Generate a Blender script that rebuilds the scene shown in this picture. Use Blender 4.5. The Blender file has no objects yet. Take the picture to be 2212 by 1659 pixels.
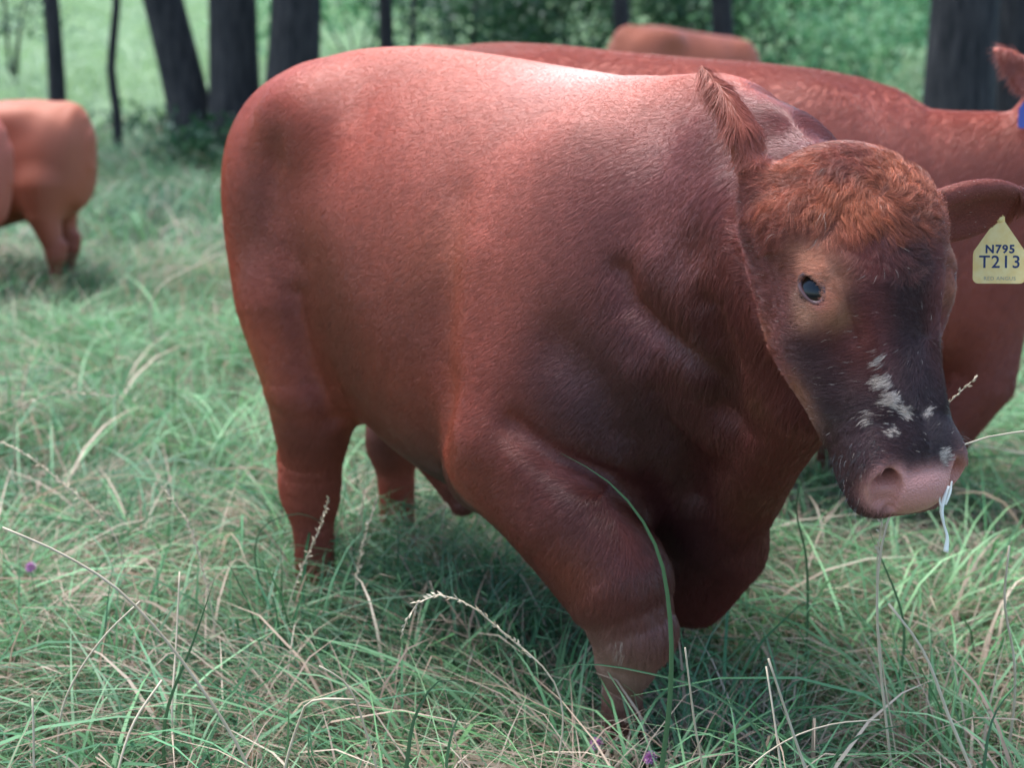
import bpy, math, random, time
import numpy as np
from mathutils import Vector, Matrix

T0 = time.time()
def log(*a): print('[%.1fs]' % (time.time() - T0), *a, flush=True)
rng = np.random.default_rng(7)
random.seed(7)
scene = bpy.context.scene
COL = scene.collection

# ------------------------------------------------------------------ camera
FPX, CAM_H = 3734.0, 1.6                    # focal length in px of a 2212 px wide frame, eye height
PITCH = math.atan(829.5 / FPX)
SP, CP = math.sin(PITCH), math.cos(PITCH)
cam_d = bpy.data.cameras.new('camera')
cam = bpy.data.objects.new('camera', cam_d); COL.objects.link(cam)
cam.location = (0, 0, CAM_H)
cam.rotation_euler = (math.pi / 2 - PITCH, 0, 0)
cam_d.sensor_width = 36.0
cam_d.lens = FPX / 2212.0 * 36.0
cam_d.clip_start, cam_d.clip_end = 0.05, 2000
cam_d.dof.use_dof = True
cam_d.dof.focus_distance = 2.85
cam_d.dof.aperture_fstop = 3.6
scene.camera = cam

# ------------------------------------------------------------------ sky and sun (soft overcast daylight)
SUN_EL, SUN_AZ = math.radians(68), math.radians(-50)     # azimuth from +Y towards +X
world = bpy.data.worlds.new('World'); scene.world = world
world.use_nodes = True
wn = world.node_tree.nodes; wl = world.node_tree.links
for n_ in list(wn): wn.remove(n_)
sky = wn.new('ShaderNodeTexSky'); sky.sky_type = 'NISHITA'; sky.sun_disc = False
sky.sun_elevation = SUN_EL; sky.sun_rotation = SUN_AZ
sky.air_density = 1.0; sky.dust_density = 1.5; sky.ozone_density = 1.0
bg = wn.new('ShaderNodeBackground'); bg.inputs[1].default_value = 0.095
wo = wn.new('ShaderNodeOutputWorld')
wl.new(sky.outputs[0], bg.inputs[0]); wl.new(bg.outputs[0], wo.inputs[0])
sun_d = bpy.data.lights.new('sun', 'SUN'); sun_d.energy = 1.8; sun_d.angle = math.radians(50); sun_d.color = (1.0, 0.96, 0.90)
sun = bpy.data.objects.new('sun', sun_d); COL.objects.link(sun)
sdir = Vector((math.sin(SUN_AZ) * math.cos(SUN_EL), math.cos(SUN_AZ) * math.cos(SUN_EL), math.sin(SUN_EL)))
sun.rotation_euler = sdir.to_track_quat('Z', 'Y').to_euler()
sun.location = sdir * 50
vs = scene.view_settings
vs.view_transform = 'Standard'; vs.look = 'None'; vs.exposure = 2.15; vs.gamma = 1.0
vs.use_white_balance = True; vs.white_balance_temperature = 6000; vs.white_balance_tint = 3      # the camera's cool white balance
scene.cycles.max_bounces = 8; scene.cycles.transparent_max_bounces = 8
scene.cycles.use_denoising = True
try: scene.cycles_curves.shape = 'RIBBONS'
except Exception: pass

# pixel (of the 2212 x 1659 frame) -> viewing ray; the distance always comes from what the ray meets
CAMP = np.array([0, 0, CAM_H])
def ray(x, y):
    xc, yc = (x - 1106) / FPX, (829.5 - y) / FPX
    return np.array([xc, CP + yc * SP, -SP + yc * CP])
def ground_at(x, y, z=0.0):
    r = ray(x, y); return CAMP + r * ((z - CAM_H) / r[2])
def at_depth(x, y, Y):
    r = ray(x, y); return CAMP + r * (Y / r[1])

# ------------------------------------------------------------------ small helpers
def new_obj(name, data, parent=None, label=None, cat=None, group=None, kind=None):
    o = bpy.data.objects.new(name, data); COL.objects.link(o)
    if parent is not None: o.parent = parent
    if label: o['label'] = label
    if cat: o['category'] = cat
    if group: o['group'] = group
    if kind: o['kind'] = kind
    return o
def mesh_np(name, V, Fq, smooth=True, mat=None):
    """mesh from an (n,3) array and an (m,k) face array"""
    me = bpy.data.meshes.new(name)
    V = np.ascontiguousarray(V, dtype=np.float32); Fq = np.ascontiguousarray(Fq, dtype=np.int32)
    n, k = Fq.shape
    me.vertices.add(len(V)); me.vertices.foreach_set('co', V.ravel())
    me.loops.add(n * k); me.loops.foreach_set('vertex_index', Fq.ravel())
    me.polygons.add(n)
    me.polygons.foreach_set('loop_start', np.arange(0, n * k, k, dtype=np.int32))
    me.polygons.foreach_set('loop_total', np.full(n, k, dtype=np.int32))
    me.update(calc_edges=True)
    if smooth: me.polygons.foreach_set('use_smooth', np.ones(n, dtype=bool))
    if mat: me.materials.append(mat)
    return me
def set_color(me, name, rgb):
    at = me.attributes.new(name, 'FLOAT_COLOR', 'POINT')
    c = np.ones((len(rgb), 4), np.float32); c[:, :3] = rgb
    at.data.foreach_set('color', c.ravel())
def unit(v):
    v = np.asarray(v, float); return v / np.linalg.norm(v, axis=-1, keepdims=True).clip(1e-9)

def mat_new(name):
    m = bpy.data.materials.new(name); m.use_nodes = True
    nt = m.node_tree; b = nt.nodes['Principled BSDF']
    return m, nt, b
def N(nt, t, **kw):
    n = nt.nodes.new(t)
    for k, v in kw.items():
        if k.startswith('i_'): n.inputs[k[2:].replace('_', ' ')].default_value = v
        else: setattr(n, k, v)
    return n

# smooth value noise in numpy (for flow, clumps and colours)
_lat = np.random.default_rng(3).random((64, 64, 64)).astype(np.float32)
def vnoise(P, scale):
    q = np.asarray(P, np.float32) * np.float32(scale); i = np.floor(q).astype(np.int32); f = q - i; f = f * f * (3 - 2 * f)
    r = 0
    for dx in (0, 1):
        wx = f[:, 0] if dx else 1 - f[:, 0]
        for dy in (0, 1):
            wy = f[:, 1] if dy else 1 - f[:, 1]
            for dz in (0, 1):
                wz = f[:, 2] if dz else 1 - f[:, 2]
                r = r + wx * wy * wz * _lat[(i[:, 0] + dx) & 63, (i[:, 1] + dy) & 63, (i[:, 2] + dz) & 63]
    return r

# ------------------------------------------------------------------ implicit bodies
# A body is a list of soft volumes in the animal's own frame (x forward, y left, z up, metres),
# blended into one distance field and meshed as one continuous surface.
def smin(a, b, k):
    h = np.maximum(k - np.abs(a - b), 0) / k
    return np.minimum(a, b) - h * h * k * 0.25
class Body:
    def __init__(self):
        self.prims = []; self.frames = {'b': (np.zeros(3), np.eye(3))}
    def frame(self, name, origin, R): self.frames[name] = (np.asarray(origin, float), np.asarray(R, float))   # columns of R = axes
    def to_body(self, fr, p):
        o, R = self.frames[fr]; return o + np.asarray(p, float) @ R.T
    def add(self, fn, c, rad, op='u', k=.05, fr='b'):
        self.prims.append((fn, self.to_body(fr, c), rad + k, op, k, fr))
    def ell(self, c, r, op='u', k=.05, fr='b', R=None):
        c = np.asarray(c, float); r = np.asarray(r, float)
        def fn(p):
            q = p - c
            if R is not None: q = q @ R
            q = q / r
            k0 = np.sqrt((q * q).sum(1)); qq = q / r; k1 = np.sqrt((qq * qq).sum(1))
            return k0 * (k0 - 1) / np.maximum(k1, 1e-6)
        self.add(fn, c, r.max(), op, k, fr)
    def tube(self, pts, rs, op='u', k=.05, fr='b', flat=None):
        """chain of rounded cones; flat = (axis vector, factor) squeezes it along the axis"""
        pts = [np.asarray(q, float) for q in pts]
        def fn(p):
            d = None
            for i in range(len(pts) - 1):
                a, b = pts[i], pts[i + 1]; ab = b - a
                t = np.clip(((p - a) @ ab) / (ab @ ab), 0, 1)
                v = p - a - t[:, None] * ab
                if flat is not None:
                    ax, s = flat; h = v @ ax; v = v + (h * (s - 1))[:, None] * ax
                e = np.sqrt((v * v).sum(1)) - (rs[i] + (rs[i + 1] - rs[i]) * t)
                if flat is not None: e = e / max(1.0, flat[1]) * 1.25
                d = e if d is None else (smin(d, e, .02) if False else np.minimum(d, e))
            return d
        c = np.mean(pts, 0); rad = max(np.linalg.norm(q - c) for q in pts) + max(rs)
        self.add(fn, c, rad, op, k, fr)
    def dent(self, pts, r, amp, fr='b'):
        """soft relief along a polyline: amp > 0 engraves, < 0 raises"""
        pts = [np.asarray(q, float) for q in pts]
        def fn(p):
            d = None
            if len(pts) == 1: d = ((p - pts[0]) ** 2).sum(1)
            for i in range(len(pts) - 1):
                a, b = pts[i], pts[i + 1]; ab = b - a
                t = np.clip(((p - a) @ ab) / max(ab @ ab, 1e-9), 0, 1)
                v = p - a - t[:, None] * ab; e = (v * v).sum(1)
                d = e if d is None else np.minimum(d, e)
            return amp * np.exp(-d / (r * r))
        c = np.mean(pts, 0); rad = max(np.linalg.norm(q - c) for q in pts) + 2.2 * r
        self.add(fn, c, rad, 'd', .01, fr)
    def loft(self, A, B, tab, k=.1, n=2.3):
        """sections along the plan line A-B: rows (s, z_top, z_bottom, half_width, z_of_width)"""
        A = np.asarray(A, float); B = np.asarray(B, float); ax = unit(B - A); la = np.array([-ax[1], ax[0]])
        tab = np.array(tab, float); s_ = tab[:, 0]
        ss = np.linspace(s_[0], s_[-1], 60)
        from_ = []
        # Catmull-like smooth interpolation of the table
        m = np.gradient(tab[:, 1:], s_, axis=0)
        def herm(x):
            j = np.clip(np.searchsorted(s_, x) - 1, 0, len(s_) - 2); h = s_[j + 1] - s_[j]; t = (x - s_[j]) / h
            t = t[:, None]; h = h[:, None]
            return ((2*t**3-3*t**2+1)*tab[j, 1:] + (t**3-2*t**2+t)*h*m[j] + (-2*t**3+3*t**2)*tab[j+1, 1:] + (t**3-t**2)*h*m[j+1])
        fine = herm(ss)
        def fn(p):
            q = p[:, :2] - A; s = q @ ax; y = q @ la; sc = np.clip(s, s_[0], s_[-1])
            zt, zb, w, zw = [np.interp(sc, ss, fine[:, i]) for i in range(4)]
            dz = p[:, 2] - zw; hh = np.where(dz > 0, zt - zw, zw - zb)
            u = np.abs(y) / w; v = np.abs(dz) / hh
            nn = (u ** n + v ** n) ** (1 / n)
            # gradient-based distance estimate
            g = np.sqrt((u ** (n - 1) / w) ** 2 + (v ** (n - 1) / hh) ** 2) / np.maximum(nn, 1e-6) ** (n - 1)
            d = (nn - 1) / np.maximum(g, 1e-3)
            ex = np.abs(s - sc)
            return np.where(ex > 0, np.sqrt(np.maximum(d, 0) ** 2 + ex ** 2), np.maximum(d, np.maximum(s_[0] - s, s - s_[-1])))
        mid = np.array([*(A + ax * (s_[0] + s_[-1]) / 2), .95])
        self.add(fn, mid, 3.0, 'u', k, 'b')
    def eval(self, P, cull=True):
        P = np.asarray(P, float); out = np.empty(len(P)); CH = 16384
        for s in range(0, len(P), CH):
            p = P[s:s + CH]; lo = p.min(0); hi = p.max(0); loc = {}
            d = np.full(len(p), 1e3)
            for fn, c, rad, op, k, fr in self.prims:
                if cull or op == 'd':
                    g = np.maximum(np.maximum(lo - c, c - hi), 0)
                    if (g * g).sum() > rad * rad: 
                        if op == 'd' or cull: continue
                if fr not in loc:
                    o, R = self.frames[fr]; loc[fr] = p if fr == 'b' else (p - o) @ R
                e = fn(loc[fr])
                if op == 'u': d = smin(d, e, k)
                elif op == 's': d = -smin(-d, e, k)
                else: d = d + e
            out[s:s + CH] = d
        return out
    def grad(self, P, h=.0015):
        d0 = self.eval(P); g = np.empty((len(P), 3))
        for i in range(3):
            q = P.copy(); q[:, i] += h; g[:, i] = (self.eval(q) - d0) / h
        return d0, g
    def hit(self, o, r, t0=1.5, t1=8.0, n=700):
        """first point of the surface along a ray (body frame)"""
        t = np.linspace(t0, t1, n); P = o + t[:, None] * r; d = self.eval(P, cull=False)
        i = np.where(d < 0)[0]
        if not len(i): j = int(np.argmin(d)); return P[j]
        j = i[0]; a, b = t[max(j - 1, 0)], t[j]
        for _ in range(12):
            m_ = (a + b) / 2
            if self.eval((o + m_ * r)[None], cull=False)[0] < 0: b = m_
            else: a = m_
        return o + b * r
    def mesh(self, lo, hi, h, proj=2, levels=3):
        lo = np.asarray(lo, float); hi = np.asarray(hi, float)
        H0 = h * 2 ** levels
        nx, ny, nz = np.ceil((hi - lo) / H0).astype(int)
        C = np.stack(np.meshgrid(np.arange(nx), np.arange(ny), np.arange(nz), indexing='ij'), -1).reshape(-1, 3)
        hh = H0
        for L in range(levels + 1):
            d = self.eval(lo + (C + .5) * hh, cull=False) if L == 0 else self.eval(lo + (C + .5) * hh)
            C = C[np.abs(d) < hh * 2.6]
            if L < levels:
                off = np.array([[i, j, k] for i in (0, 1) for j in (0, 1) for k in (0, 1)])
                C = (C[:, None] * 2 + off).reshape(-1, 3); hh /= 2
        S = np.array([1, 4096, 4096 * 4096], np.int64)
        off = np.array([[i, j, k] for k in (0, 1) for j in (0, 1) for i in (0, 1)])
        ck = (C[:, None] + off).reshape(-1, 3)
        uk, inv = np.unique(ck.astype(np.int64) @ S, return_inverse=True)
        corner = np.stack([uk % 4096, (uk // 4096) % 4096, uk // (4096 * 4096)], 1)
        order = np.argsort((corner // 16).astype(np.int64) @ S, kind='stable')
        dv = np.empty(len(corner)); dv[order] = self.eval(lo + corner[order] * h)
        cv = dv[inv].reshape(-1, 8)
        act = (cv.min(1) < 0) & (cv.max(1) >= 0)
        C = C[act]; cv = cv[act]
        edges = [(0,1),(2,3),(4,5),(6,7),(0,2),(1,3),(4,6),(5,7),(0,4),(1,5),(2,6),(3,7)]
        sm = np.zeros((len(C), 3)); ct = np.zeros(len(C))
        for a, b in edges:
            x = (cv[:, a] < 0) != (cv[:, b] < 0)
            t = np.where(x, cv[:, a] / np.where(x, cv[:, a] - cv[:, b], 1), 0)
            p = off[a] + t[:, None] * (off[b] - off[a]); sm += p * x[:, None]; ct += x
        V = lo + (C + sm / ct[:, None]) * h
        key = C.astype(np.int64) @ S; so = np.argsort(key); ks = key[so]
        def find(cc):
            kk = cc.astype(np.int64) @ S; j = np.searchsorted(ks, kk); j = np.clip(j, 0, len(ks) - 1)
            return np.where(ks[j] == kk, so[j], -1)
        quads = []
        for axis, (b, u, v) in enumerate([(1, 1, 2), (2, 2, 0), (4, 0, 1)]):
            x = (cv[:, 0] < 0) != (cv[:, b] < 0); idx = np.where(x)[0]
            e1 = np.zeros(3, int); e1[u] = 1; e2 = np.zeros(3, int); e2[v] = 1
            c = C[idx]; q = np.stack([idx, find(c - e1), find(c - e1 - e2), find(c - e2)], 1)
            flip = cv[idx, 0] < 0
            q[~flip] = q[~flip][:, ::-1]
            quads.append(q[(q >= 0).all(1)])
        Q = np.concatenate(quads)
        o2 = np.argsort((C // 16).astype(np.int64) @ S, kind='stable'); r2 = np.empty_like(o2); r2[o2] = np.arange(len(o2))
        V = V[o2]; Q = r2[Q]
        for _ in range(proj): V = self.project(V, h)
        return V, Q
    def project(self, V, h):
        d, g = self.grad(V); g2 = (g * g).sum(1)
        st = -(d / np.maximum(g2, .15))[:, None] * g
        l = np.linalg.norm(st, axis=1, keepdims=True); st *= np.minimum(1, .6 * h / np.maximum(l, 1e-9))
        return V + st
# ------------------------------------------------------------------ the bull
HEAD_YAW = math.radians(-20)
def head_frame(B, P0, yaw, pitch, roll=0.0, name='h'):
    fw = np.array([math.cos(yaw), math.sin(yaw), 0]); up = np.array([0, 0, 1.0]); le = np.cross(up, fw)
    a = math.cos(pitch) * fw - math.sin(pitch) * up; f = math.sin(pitch) * fw + math.cos(pitch) * up
    if roll:
        c, s = math.cos(roll), math.sin(roll); le, f = c * le + s * f, -s * le + c * f
    B.frame(name, P0, np.stack([a, le, f], 1)); return a, le, f
EYE_D = unit(np.array([-.08, .80, .60]))
EYE_C = np.array([.226, .1030, -.002]); EYE_R = .0255
def head_prims(B, ear_dirs, bull=True):
    """skull, jaw, muzzle and ears in the head frame (along the face, left, out of the face)"""
    h = 'h'
    B.ell((.105, 0, -.06), (.112, .142, .095), k=.05, fr=h)
    B.ell((.12, 0, -.014), (.108, .148, .074), k=.05, fr=h)
    B.ell((.16, 0, -.010), (.145, .128, .068), k=.05, fr=h)
    B.ell((.185, 0, -.002), (.10, .105, .055), k=.05, fr=h)
    B.ell((.035, 0, -.04), (.04, .095, .05), k=.05, fr=h)
    B.tube([(.23, 0, -.016), (.36, 0, -.020), (.47, 0, -.024)], [.068, .062, .056], k=.05, fr=h)
    for s in (1, -1):
        B.tube([(.22, s*.042, -.012), (.35, s*.040, -.030), (.45, s*.043, -.035)], [.060, .048, .043], k=.05, fr=h)
        B.ell((.225, s*.066, -.088), (.130, .048, .076), k=.06, fr=h)
        B.tube([(.12, s*.052, -.120), (.27, s*.050, -.132), (.40, s*.04, -.112), (.49, s*.03, -.088)], [.050, .044, .036, .032], k=.06, fr=h)
        B.tube([(.27, s*.088, -.058), (.36, s*.066, -.062)], [.032, .020], k=.045, fr=h)         # facial crest
        B.ell((.225, s*.092, -.014), (.060, .038, .046), k=.04, fr=h)                             # orbit
        B.tube([(.175, s*.088, .014), (.205, s*.104, .020), (.245, s*.098, .024)], [.028, .024, .014], k=.03, fr=h)   # brow
        B.dent([(.20, s*.078, .052), (.26, s*.064, .046), (.33, s*.054, .040), (.42, s*.048, .030)], .016, -.007, fr=h)      # edge of the face's front plane
        B.dent([(.215, s*.098, .044), (.265, s*.086, .034), (.30, s*.072, .026)], .017, .008, fr=h)
        B.dent([(.33, s*.07, -.02), (.42, s*.075, -.03)], .025, .005, fr=h)
    B.ell((.115, 0, -.11), (.11, .085, .075), k=.06, fr=h)
    # muzzle
    B.ell((.490, 0, -.035), (.075, .086, .060), k=.04, fr=h)
    B.ell((.520, 0, -.052), (.046, .086, .050), k=.03, fr=h)
    B.ell((.495, 0, -.108), (.055, .058, .034), k=.03, fr=h)
    B.tube([(.40, 0, -.118), (.50, 0, -.108)], [.045, .04], k=.04, fr=h)
    for s in (1, -1):
        B.ell((.505, s*.064, -.012), (.042, .028, .034), k=.022, fr=h)                            # nostril wings
        B.ell((.540, s*.046, -.064), (.03, .040, .03), k=.02, fr=h)
    B.ell((.540, 0, -.022), (.028, .046, .040), k=.028, fr=h)             # nose pad
    for s in (1, -1):                                                     # nostrils: comma-shaped openings
        B.tube([(.505, s*.056, .032), (.522, s*.066, .020), (.543, s*.069, .000), (.560, s*.060, -.022), (.566, s*.046, -.034)], [.006, .0135, .0225, .020, .010], op='s', k=.008, fr=h)
        B.tube([(.538, s*.066, .002), (.505, s*.052, -.016), (.47, s*.045, -.032)], [.020, .017, .012], op='s', k=.012, fr=h)
    B.tube([(.572, -.06, -.092), (.582, 0, -.088), (.572, .06, -.092)], [.008, .007, .008], op='s', k=.012, fr=h)
    for s in (1, -1):
        B.tube([(.572, s*.06, -.092), (.50, s*.094, -.092), (.43, s*.085, -.088)], [.007, .007, .004], op='s', k=.012, fr=h)
        # eyes: almond opening with lids round the ball
        D = EYE_D * (1, s, 1); E = EYE_C * (1, s, 1)
        ax = np.array([.80, -s*.15, -.10]) if False else np.array([.86, 0, .50]); ax = unit(ax - (ax @ D) * D); ac = np.cross(D, ax)
        R = np.stack([ax, ac, D], 1)
        B.ell(E, (.0285, .0285, .0285), k=.022, fr=h)
        B.ell(E + D * .036 + ax * .002, (.0255, .0165, .022), op='s', k=.003, fr=h, R=R)
        up = ac if ac[2] * 1 + 0 > 0 else -ac
        P = lambda u, v: E + D * .038 + ax * u + ac * v
        for sg in (1, -1):
            B.dent([P(-.022, 0), P(-.012, sg*.0125), P(.002, sg*.0155), P(.014, sg*.011), P(.024, 0)], .0042, -.0022, fr=h)     # lid rims
            B.dent([P(-.026, sg*.010), P(-.012, sg*.024), P(.004, sg*.026), P(.020, sg*.020)], .005, .0024, fr=h)               # lid folds
    # ears
    for i, (s, root, dr, nrm, L) in enumerate(ear_dirs):
        d = unit(dr); nn = np.asarray(nrm, float); nn = unit(nn - (nn @ d) * d); w = np.cross(nn, d)
        o, R = B.frames['h']; Rl = np.stack([d, w, nn], 1)
        B.frame('e%d' % i, B.to_body('h', root), R @ Rl); e = 'e%d' % i
        B.tube([(-.02, 0, 0), (.05, 0, -.004)], [.042, .026 if s < 0 else .034], k=.04, fr=e)
        B.ell((.092 * L / .2, 0, 0), (.088 * L / .2, .037 if s < 0 else .062, .026), k=.02, fr=e)
        B.tube([(.11 * L / .2, 0, 0), (.17 * L / .2, .004, .002), (.222 * L / .2, .012, .006)], [.034, .018, .004], k=.02, fr=e)
        B.ell((.115 * L / .2, 0, .034), (.085 * L / .2, .044, .034), op='s', k=.015, fr=e)

def leg(B, side, hip, pts, rs, k=.06):
    B.tube([hip] + pts, rs, k=k)

def bull_body():
    B = Body()
    # trunk: s, top, bottom, half width, height of the widest point
    B.loft((0, 0), (1, 0), [
        (-1.285, 1.24, 1.02, .05, 1.12),
        (-1.25, 1.34, .86, .125, 1.08),
        (-1.175, 1.425, .74, .21, 1.08),
        (-1.02, 1.475, .68, .268, 1.08),
        (-.82, 1.495, .600, .305, 1.05),
        (-.60, 1.485, .530, .352, .99),
        (-.40, 1.466, .500, .378, .96),
        (-.18, 1.446, .50, .372, .96),
        (.00, 1.428, .51, .345, .97),
        (.12, 1.41, .54, .295, .98),
        (.21, 1.36, .60, .215, .98),
        (.27, 1.22, .74, .110, .98)], k=.10, n=2.25)
    # neck along its own line, turned to the right
    B.loft((.0, .03), (.64, -.335), [
        (-.10, 1.40, .75, .22, 1.06),
        (.08, 1.418, .68, .255, 1.06),
        (.24, 1.408, .72, .235, 1.08),
        (.40, 1.395, .78, .200, 1.10),
        (.54, 1.365, .86, .170, 1.12),
        (.66, 1.345, .94, .140, 1.15),
        (.74, 1.30, 1.02, .095, 1.16)], k=.11, n=2.1)
    B.tube([(.02, .02, 1.33), (.12, -.04, 1.345), (.34, -.16, 1.315)], [.085, .097, .085], k=.08)      # crest
    # dewlap and brisket
    B.tube([(.54, -.30, .93), (.40, -.20, .80), (.255, -.09, .66), (.14, -.03, .54), (.05, 0, .46)], [.05, .055, .068, .080, .095], k=.09)
    B.tube([(.15, -.02, .52), (.07, -.01, .40), (-.06, 0, .46)], [.075, .065, .07], k=.08)
    for s in (1, -1):
        # shoulder blade, arm and triceps
        B.ell((-.02, s*.235, 1.06), (.17, .10, .28), k=.14)
        B.ell((-.13, s*.285, .83), (.185, .095, .185), k=.09)
        B.ell((.09, s*.235, .86), (.12, .10, .15), k=.10)
        # rump and thigh
        B.ell((-1.02, s*.155, 1.19), (.25, .12, .20), k=.12)
        B.ell((-1.01, s*.170, .98), (.205, .118, .30), k=.09)
        B.ell((-.88, s*.235, 1.345), (.09, .06, .05), k=.14)                # hook bone
    # right hind leg
    B.tube([(-.96, -.185, .90), (-.93, -.20, .72), (-.955, -.195, .52), (-.965, -.19, .44)], [.16, .12, .072, .060], k=.07)
    B.tube([(-1.03, -.195, .52), (-1.01, -.195, .45)], [.032, .035], k=.05)
    B.tube([(-.965, -.195, .46), (-.955, -.195, .32), (-.95, -.20, .16), (-.945, -.20, .11)], [.058, .046, .042, .052], k=.04)
    B.tube([(-.945, -.20, .12), (-.93, -.20, .05)], [.052, .060], k=.03)
    # left hind leg, trailing
    B.tube([(-1.02, .18, .90), (-1.03, .20, .72), (-1.09, .21, .54), (-1.12, .21, .46)], [.165, .12, .072, .060], k=.07)
    B.tube([(-1.19, .21, .53), (-1.15, .21, .46)], [.03, .033], k=.05)
    B.tube([(-1.12, .21, .47), (-1.12, .215, .32), (-1.12, .22, .16), (-1.11, .22, .11)], [.056, .045, .042, .050], k=.04)
    B.tube([(-1.11, .22, .12), (-1.085, .22, .05)], [.048, .056], k=.03)
    # right foreleg, swinging forward
    B.tube([(-.265, -.285, .640), (-.19, -.285, .69)], [.075, .12], k=.07)
    B.tube([(-.16, -.28, .720), (-.01, -.285, .610), (.095, -.28, .495), (.135, -.27, .41)], [.148, .132, .108, .080], k=.06)
    B.tube([(.12, -.268, .40), (.115, -.265, .345)], [.074, .062], k=.025)
    B.tube([(.11, -.265, .36), (.10, -.26, .26), (.09, -.255, .14), (.085, -.255, .10)], [.046, .038, .038, .054], k=.025)
    B.tube([(.085, -.255, .11), (.105, -.25, .045)], [.050, .060], k=.03)
    # left foreleg, bearing weight
    B.tube([(-.17, .25, .72), (-.15, .22, .56), (-.15, .20, .44), (-.155, .19, .38)], [.14, .10, .075, .066], k=.06)
    B.tube([(-.155, .19, .40), (-.165, .185, .26), (-.17, .185, .14), (-.17, .185, .10)], [.060, .046, .043, .052], k=.035)
    B.tube([(-.17, .185, .11), (-.15, .185, .045)], [.050, .060], k=.03)
    # sheath under the belly, tail
    B.tube([(-.85, 0, .66), (-.72, -.005, .56), (-.645, -.01, .485), (-.625, -.01, .45)], [.07, .06, .042, .030], k=.08)
    B.tube([(-1.20, 0, 1.39), (-1.31, 0, 1.33), (-1.365, 0, 1.18), (-1.37, 0, .90), (-1.36, 0, .62)], [.05, .042, .034, .024, .018], k=.05)
    # head
    head_frame(B, (.652, -.384, 1.368), HEAD_YAW, math.radians(64))
    head_prims(B, [(-1, (.060, -.118, -.07), (-.88, -.20, .0), (.25, -.75, -.6), .225),
                   (1, (.100, .130, -.075), (-.08, 1, .05), (.75, .0, .45), .28)])
    return B
BULL_O, BULL_RZ = (.333, 3.473, 0.0), -math.pi / 4
def bull_px(B, x, y, inset=0.0):
    """the point of the bull's skin behind a pixel, in the bull's frame"""
    c, s_ = math.cos(-BULL_RZ), math.sin(-BULL_RZ); Rz = np.array([[c, -s_, 0], [s_, c, 0], [0, 0, 1]])
    o = Rz @ (CAMP - np.array(BULL_O)); r = Rz @ ray(x, y); return B.hit(o, r)
def bull_relief(B):
    """folds, creases and muscle edges read off the photograph and laid onto the skin"""
    rel = [([(985, 430), (970, 600), (962, 780), (966, 930)], .045, .010),       # behind the shoulder
           ([(1030, 560), (1020, 740), (1005, 930)], .060, -.010),
           ([(600, 250), (598, 340), (592, 450)], .045, .009),                     # hollow in front of the pin
           ([(628, 330), (600, 440), (604, 560), (640, 720)], .030, -.004),
           ([(640, 640), (668, 780), (720, 900)], .028, .014),                     # flank fold
           ([(1345, 590), (1365, 650), (1425, 705), (1500, 765), (1550, 820)], .026, .028),      # neck fold
           ([(1545, 660), (1565, 760), (1565, 880)], .036, .042),                  # hollow behind the jaw
           ([(1430, 600), (1490, 650), (1545, 640)], .060, -.022),
           ([(1560, 420), (1590, 520)], .06, -.016),
           ([(1500, 470), (1440, 560)], .05, -.008), ([(1395, 800), (1460, 870), (1530, 930)], .05, -.014), ([(1430, 840), (1490, 960), (1500, 1060)], .03, .012),
           ([(1210, 760), (1280, 830), (1330, 920)], .060, .022),                  # dip on the shoulder
           ([(1110, 920), (1200, 990), (1330, 1035), (1400, 1110)], .030, .020),                # over the forearm
           ([(1140, 1000), (1250, 1100), (1350, 1200)], .055, -.014), ([(1050, 830), (1030, 950)], .06, -.012),
           ([(1380, 960), (1400, 1080), (1440, 1200)], .03, .012),
           ([(1640, 960), (1580, 1080), (1540, 1200)], .03, -.012),
           ([(700, 470), (760, 620), (820, 720)], .08, -.006),
           ([(820, 300), (900, 420), (930, 560)], .08, -.006),
           ([(760, 200), (800, 300)], .06, .006)]
    done = [([bull_px(B, *q) for q in pts], r, a) for pts, r, a in rel]
    for pts, r, a in done: B.dent(pts, r, a)

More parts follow.
